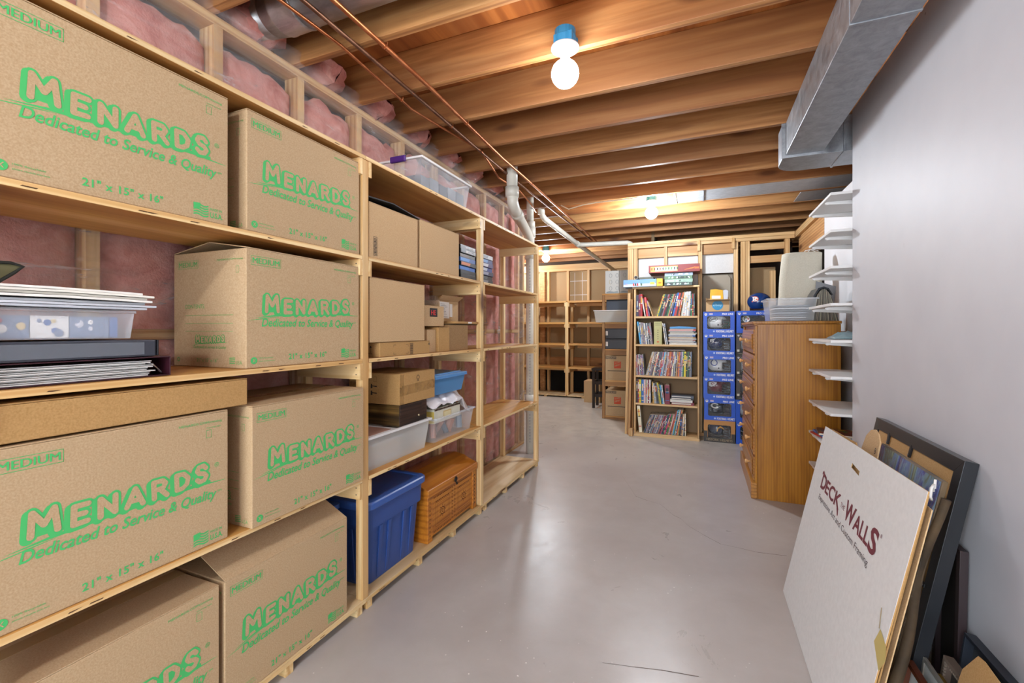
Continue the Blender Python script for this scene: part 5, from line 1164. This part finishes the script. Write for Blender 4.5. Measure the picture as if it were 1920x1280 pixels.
def helmetbox(label, x, z_, style, w_=.318, h=.2425, y=5.49):
    t = thing('helmet_box', label, 'box', (x, y, z_+.0006), 0, 'boxed helmets stacked by the bookcase')
    d = .235; bm = {'blue': plain('1450c0', .4), 'dark': plain('4a4440', .5), 'tan': plain('b8834a', .6)}[style]; lo = {'blue': bm, 'dark': plain('2a2624', .5), 'tan': plain('3a3430', .5)}[style]
    u0, u1, v0, v1 = .040, w_-.042, .048, h-.050
    g = M().box((0, 0, 0), (w_, .002, v0), lo).box((0, 0, v1), (w_, .002, h), bm).box((0, 0, v0), (u0, .002, v1), bm).box((u1, 0, v0), (w_, .002, v1), bm)
    g.box((0, .002, 0), (.002, d, h), bm).box((.0025, .003, .0025), (w_-.0025, d-.003, .004), plain('e0dcd4', .6)).box((.0025, .003, .004), (.004, d-.003, h-.003), plain('e0dcd4', .6)).box((w_-.004, .003, .004), (w_-.0025, d-.003, h-.003), plain('b8aca0', .6)).box((w_-.002, .002, 0), (w_, d, h), bm).box((.002, d-.002, 0), (w_-.002, d, h), plain('5a4438', .8)).box((.002, .002, 0), (w_-.002, d-.002, .002), bm).box((.002, .002, h-.002), (w_-.002, d-.002, h), bm)  # pale inner linings added to bounce light up onto the helmet
    if style == 'tan': g.box((0, -.0006, 0), (.036, -.0001, h*.5), lo).box((w_-.038, -.0006, 0), (w_, -.0001, h*.42), lo)
    for a, b in ((u0, v0), (u1, v0), (u0, v1), (u1, v1)):
        sx = 1 if a == u0 else -1; sy = 1 if b == v0 else -1
        g.prism([(a, b), (a+sx*.014, b), (a+sx*.004, b+sy*.004), (a, b+sy*.014)], fr((0, 0, 0), (1, 0, 0), (0, 0, 1)), -.002, 0, lo if b == v0 else bm)
    g.obj('carton', t)
    M().box((u0, .0022, v0), (u1, .0026, v1), wrapf).obj('clear_window', t)
    g = M(); F = fr((0, -.0004, 0), (1, 0, 0), (0, 0, 1))
    if style == 'blue':
        nfl(g, F, .014, h-.044, .026); g.flat([(.062, h-.026), (.098, h-.026), (.098, h-.018), (.062, h-.018)], F, plain('d8b0b0', .5)); g.flat([(.062, h-.036), (.098, h-.036), (.098, h-.028), (.062, h-.028)], F, plain('b8c8e8', .5))
        g.text('PRO LINE', F, W, w_-.125, h-.040, .112, .022, .0006, bold=.03, space=1.1); g.text('FOOTBALL HELMET', F, W, w_-.186, .010, .176, .024, .0006, bold=.012, space=1.12)
        g.flat([(w_-.208+.010*math.cos(q), .022+.010*math.sin(q)) for q in [2*PI*i/14 for i in range(14)]], F, plain('a8c0e8', .5))
    elif style == 'dark':
        nfl(g, F, .012, h-.032, .018); g.text('AUTHENTIC', F, plain('b8b4b0', .5), .045, h-.028, .08, .009); g.text('PROLINE', F, W, .135, h-.029, .05, .011, bold=.03); g.flat([(.006, v0-.006), (.030, v0-.006), (.030, v0+.018), (.006, v0+.018)], F, plain('c8c4b8', .5)); g.text('OFFICIAL HELMET OF THE NFL', F, plain('c8b890', .5), .02, .016, .20, .007)
    else: g.text('HISTORIC HELMETS', F, plain('8a7a60', .5), .030, .014, .26, .026, .0012, bold=.04)
    g.obj('box_print', t)
    return t
hb = .2435
rows = [('tan', 'navy helmet with gold horn inside the tan HISTORIC box on the floor', NB, plain('8a8a8a', .3), d_horn, 'tan and black box of the left helmet column, standing on the floor'),
        ('blue', 'dark helmet with a white C inside the box second from the floor', plain('141a2c', .15), plain('1c2440', .3), d_c, 'blue helmet box directly on the tan one in the left column'),
        ('blue', 'maroon helmet with a white spear inside the box third from the floor', plain('6a1420', .2), plain('5a5a5a', .3), d_spear, 'blue helmet box third up in the left column, maroon helmet inside'),
        ('blue', 'white helmet with a blue horseshoe in a blue box', W, plain('8a8e96', .3), d_shoe, 'blue helmet box fourth up in the left column, horseshoe helmet inside'),
        ('blue', 'dark blue helmet lettered ny in a blue box', plain('16204a', .15), plain('8a8e96', .3), d_ny, 'blue helmet box fifth up in the left column, ny helmet inside'),
        ('blue', 'white helmet with a green oval in the upper left blue box', W, plain('2a5a42', .3), d_oval, 'topmost blue helmet box of the left column, under the shipping carton')]
for k, (st, hl, sm_, mm_, dd, bl_) in enumerate(rows):
    xx = .033+(.004, .008, 0, .004, .0, -.002)[k]; helmetbox(bl_, xx, k*hb, st); helmet(hl, xx+.142, 5.49+.115, k*hb+.046, sm_, mm_, dd, 1.0)
rows = [('blue', 'black helmet with a silver wing, mostly behind the oak chest', plain('18242c', .2), W, d_wing, 'lowest blue helmet box of the right column beside the oak chest'),
        ('blue', 'white helmet with orange and aqua emblem, half hidden by the oak chest', W, plain('3a9aa0', .3), d_aqua, 'blue helmet box second up in the right column'),
        ('dark', 'silver helmet with a star behind the oak chest edge', plain('98a0ac', .25, .4), plain('8a8e96', .3), d_star, 'dark helmet box third up in the right column, silver helmet inside'),
        ('dark', 'white helmet with black stripes behind the oak chest edge', W, plain('2a2a3a', .3), d_stripe, 'dark helmet box fourth up in the right column, striped helmet inside'),
        ('dark', 'white helmet with red and blue emblem behind the oak chest edge', plain('c8ccd4', .3), plain('b03030', .3), d_buff, 'dark helmet box fifth up, directly under the upper right blue one'),
        ('blue', 'black helmet with a white disc and coloured dots in a blue box', K, plain('3a3a3e', .3), d_disc, 'topmost blue helmet box of the right column, under the loose helmet')]
for k, (st, hl, sm_, mm_, dd, bl_) in enumerate(rows):
    xx = .362+(.002, 0, .004, .004, .004, .006)[k]; helmetbox(bl_, xx, k*hb+.004*(k > 4), st); helmet(hl, xx+.132, 5.49+.115, k*hb+.046+.004*(k > 4), sm_, mm_, dd, 1.0)
helmet('loose blue helmet with an orange D, standing on top of the helmet boxes', .595, 5.575, 6*hb+.006, plain('173a74', .12), W, d_D, 1.12)
# shipping carton with mailer
t = thing('shipping_carton', 'open shipping carton with round blue print on top of the helmet boxes', 'box', (.060, 5.48, 6*hb+.001))
g = M().box((0, 0, 0), (.235, .003, .115), kraft2).box((0, .003, 0), (.003, .19, .16), kraft2).box((.232, .003, 0), (.235, .19, .16), kraft2).box((.003, .187, 0), (.232, .19, .16), kraft2).box((.003, .003, 0), (.232, .187, .003), kraft2); g.obj('box_body', t)
M().hexa([(-.002, -.004, .112), (.237, -.004, .112), (.243, -.055, .128), (.003, -.055, .128), (-.002, -.002, .115), (.237, -.002, .115), (.243, -.055, .131), (.003, -.055, .131)], kraft2).obj('flap', t)
F = fr((0, -.0006, 0), (1, 0, 0), (0, 0, 1)); g = M(); P0 = lambda u, v, n=0: F(u, v, n)
g.flat([(.118+.056*math.cos(q), max(.014, .068+.054*math.sin(q)) if .068+.054*math.sin(q) < .112 else .112) for q in [2*PI*i/26 for i in range(26)]], F, plain('1f86b8', .5)); g.text('ebay', F, plain('9ad0e8', .5), .072, .052, .092, .034, .0012, bold=.01); g.obj('printed_logo', t)
o = M().prism([(0, 0), (.14, -.005), (.135, .11), (.06, .125), (.005, .12)], fr((0, 0, 0), (1, 0, 0), (0, .2, 1)), -.012, 0, plain('e0aa28', .5, vary=.08)).obj('padded_mailer', bevel=.005); o.location = (.10, 5.525, 6*hb+.135); tag(o, 'yellow padded mailer sticking out of the shipping carton', 'envelope')
M().prism([(.02, .012), (.11, .010), (.11, .045), (.02, .047)], fr((0, 0, 0), (1, 0, 0), (0, .2, 1)), .0004, .001, white).obj('address_label', o)
o = M().prism([(0, 0), (.05, 0), (.055, .10), (.03, .115), (-.02, .10)], fr((0, 0, 0), (1, 0, 0), (0, .2, 1)), -.008, 0, plain('c8ccd8', .2)).obj('plastic_mailer', bevel=.004); o.location = (.235, 5.53, 6*hb+.135); tag(o, 'crumpled silvery mailer beside the yellow one in the shipping carton', 'envelope')

# ================================================================ BACK AREA
Zb = [.045, .567, 1.0, 1.395, 1.790]
t = thing('storage_shelving', 'pale pine and plywood shelving against the far back wall, empty', 'shelving')
for x in (-4.3, -3.28, -2.305, -1.35):
    for y in (8.0, 8.36): M().box((x, y, Zb[0]+.0005), (x+.055, y+.038, 1.77), pine[2]).obj('post', t, .002)
xs = [-4.3, -3.28, -2.305, -1.35]
for k, zz in enumerate(Zb):
    for b in range(3):
        a0, a1 = xs[b]+.0565, xs[b+1]-.0015
        if k in (0, 4): a0 -= .02; a1 += .02
        M().box((a0, 8.0, zz-.035 if k else zz-.02), (a1, 8.40, zz), ply[0] if k else plytop).obj('shelf', t, .002)
        if k:
            for x in (xs[b]+.057, xs[b+1]-.021): M().box((x, 8.004, zz-.105), (x+.019, 8.39, zz-.0355), pine[1]).obj('cleat', t)
            M().box((a0+.1, 8.30, zz-.09), (a1-.1, 8.34, zz-.0355), pine[0]).obj('stretcher', t)
for x in (-4.0, -3.0, -2.72, -2.0): M().box((x, 8.01, 0), (x+.05, 8.38, .0245), pine[0]).obj('runner', t)
kbox('pale cardboard box on the floor shelf at the far back near the stool', -1.86, -1.58, 7.62, 7.93, 0, .37, kraft2)
t = thing('bar_stool', 'dark wooden stool leg and seat peeking out beside the narrow shelf', 'stool', (-1.60, 7.10, 0)); dkw = plain('241612', .35)
for x in (0, .28):
    for y in (0, .28): M().box((x, y, 0), (x+.04, y+.04, .60), dkw).obj('leg', t, .003)
for zz in (.18, .38): M().box((.04, .005, zz), (.28, .03, zz+.05), dkw).box((.04, .29, zz), (.28, .315, zz+.05), dkw).box((.005, .04, zz), (.03, .28, zz+.05), dkw).obj('rail', t)
M().box((-.01, -.01, .601), (.33, .33, .64), dkw).obj('seat', t, .006)

nx0, nx1, ny0, ny1 = -1.283, -.86, 6.33, 6.80
Zn = [.045, .545, .985, 1.360, 1.765]
t = thing('storage_rack', 'narrow old pine rack holding boxes, standing left of the leaning boards', 'rack')
for x in (nx0, nx1-.04):
    for y in (ny0, ny1-.04): M().box((x, y, 0), (x+.040, y+.040, Zn[4]-.0185), oldpine[2]).obj('post', t, .002)
for k, zz in enumerate(Zn):
    a, b = (nx0, nx1) if k in (4,) else (nx0+.0405, nx1-.0405)
    M().box((a, ny0+.002, zz-.018), (b, ny1-.002, zz), ply[0]).obj('shelf', t, .001)
    M().box((nx0+.041, ny0+.004, zz-.085 if k else .0), (nx1-.041, ny0+.024, zz-.0185 if k else zz-.0185), oldpine[0]).obj('rail', t, .001)
xa, xb = nx0+.046, nx1-.046
def hdlogo(z_, lab, hh):
    t = thing('moving_box', lab, 'box', (xa, ny0+.01, z_+.0006), 0, 'orange-logo moving boxes in the narrow rack'); w_ = xb-xa
    M().box((0, 0, 0), (w_, .40, hh), kraft).obj('box_body', t, .002); F = fr((0, -.0003, 0), (1, 0, 0), (0, 0, 1)); g = M()
    g.flat([(.003, hh-.045), (.15, hh-.045), (.15, hh-.012), (.003, hh-.012)], F, plain('4a423c', .6)); g.text('MEDIUM', F, kraft, .012, hh-.040, .13, .022, .0010, bold=.03)
    g.flat([(.12, .17), (.215, .17), (.215, .265), (.12, .265)], F, plain('c84a24', .6))
    g.text('THE HOME', F, kraft, .128, .226, .070, .020, .0010, bold=.03, warp=lambda u, v: (u, v+(u-.12)*.25)); g.text('DEPOT', F, kraft, .130, .190, .068, .022, .0010, bold=.04, warp=lambda u, v: (u, v+(u-.12)*.25))
    g.outline(.035, .02, .30, .135, .0015, F, plain('7a6a54', .7)); g.flat([(.03, .128), (.32, .128), (.32, .138), (.03, .138)], F, plain('4a423c', .6)); g.obj('box_print', t); return t
hdlogo(Zn[0], 'orange-logo moving box with an open lid on the lowest rack level', .36); hdlogo(Zn[1], 'orange-logo moving box on the rack level above the lowest', .345)
for k, (zz, lab) in enumerate(((Zn[2], 'black storage box with white tag, lower of two in the rack'), (Zn[2]+.150, 'black storage box with white tag, upper of two in the rack'))):
    t = thing('storage_box', lab, 'box', (xa, ny0+.01, zz+.0008)); dm = plain('3a3c44', .4); M().box((0, 0, 0), (xb-xa, .38, .130), dm).obj('box_body', t, .004); M().box((-.001, -.002, .1305), (xb-xa+.001, .382, .146), plain('1c1c22', .4)).obj('lid', t, .002); M().box((.003, -.002, .04), (.035, -.0004, .10), white).obj('tag', t)
t = thing('storage_bin', 'white plastic bin with rim jutting out left of the narrow rack', 'bin', (-1.385, ny0-.055, Zn[3]+.0008)); a = .50
M().taper((0, 0, 0), (a, .36, .155), .02, frost, False).obj('bin_body', t); M().box((-.010, -.010, .156), (a+.01, .37, .170), whitep).obj('rim', t, .003); M().box((.10, .05, .006), (.42, .30, .10), plain('8a8c8c', .6, vary=.4)).obj('contents', t)
t = thing('storage_bin', 'dark blue grey bin on the rack above the white bin', 'bin', (xa, ny0+.07, Zn[3]+.175)); M().box((0, 0, 0), (xb-xa, .30, .135), plain('3c4654', .4)).obj('bin_body', t, .004); M().box((0, -.004, .1355), (xb-xa, .304, .150), plain('1e2228', .4)).obj('lid', t, .002)
for k, x in enumerate((-1.235, -1.040)):
    t = thing('gift_box', ['white box with grey arc pattern on the narrow rack, left one', 'white box with grey arc pattern on the narrow rack, right one'][k], 'box', (x, ny0-.01, Zn[4]+.0006)); M().box((0, 0, 0), (.190, .25, .318), plain(('cfcfcb', 'bdbbb6')[k], .5)).obj('box_body', t, .002)
    g = M(); F = fr((0, -.0004, 0), (1, 0, 0), (0, 0, 1)); gm = plain('7c8488', .5)
    for r_ in range(3):
        for c_ in range(2): ring(g, F, .05+.09*c_, .07+.09*r_, .036, .040, -.9, .9, gm, .0006, 1.1, 10); ring(g, F, .098+.09*c_, .07+.09*r_, .036, .040, PI-.9, PI+.9, gm if r_ != 1 or c_ else plain('b8a040', .5), .0006, 1.1, 10)
    g.flat([(.01, .008), (.18, .008), (.17, .03), (.12, .022), (.06, .034), (.02, .024)], F, plain('8a9498', .5)); g.obj('box_print', t)
t = thing('round_lampshade', 'small brown basket lying on the bookcase top by the partition', 'basket', (-.60, 5.60, zt)) if 0 else None
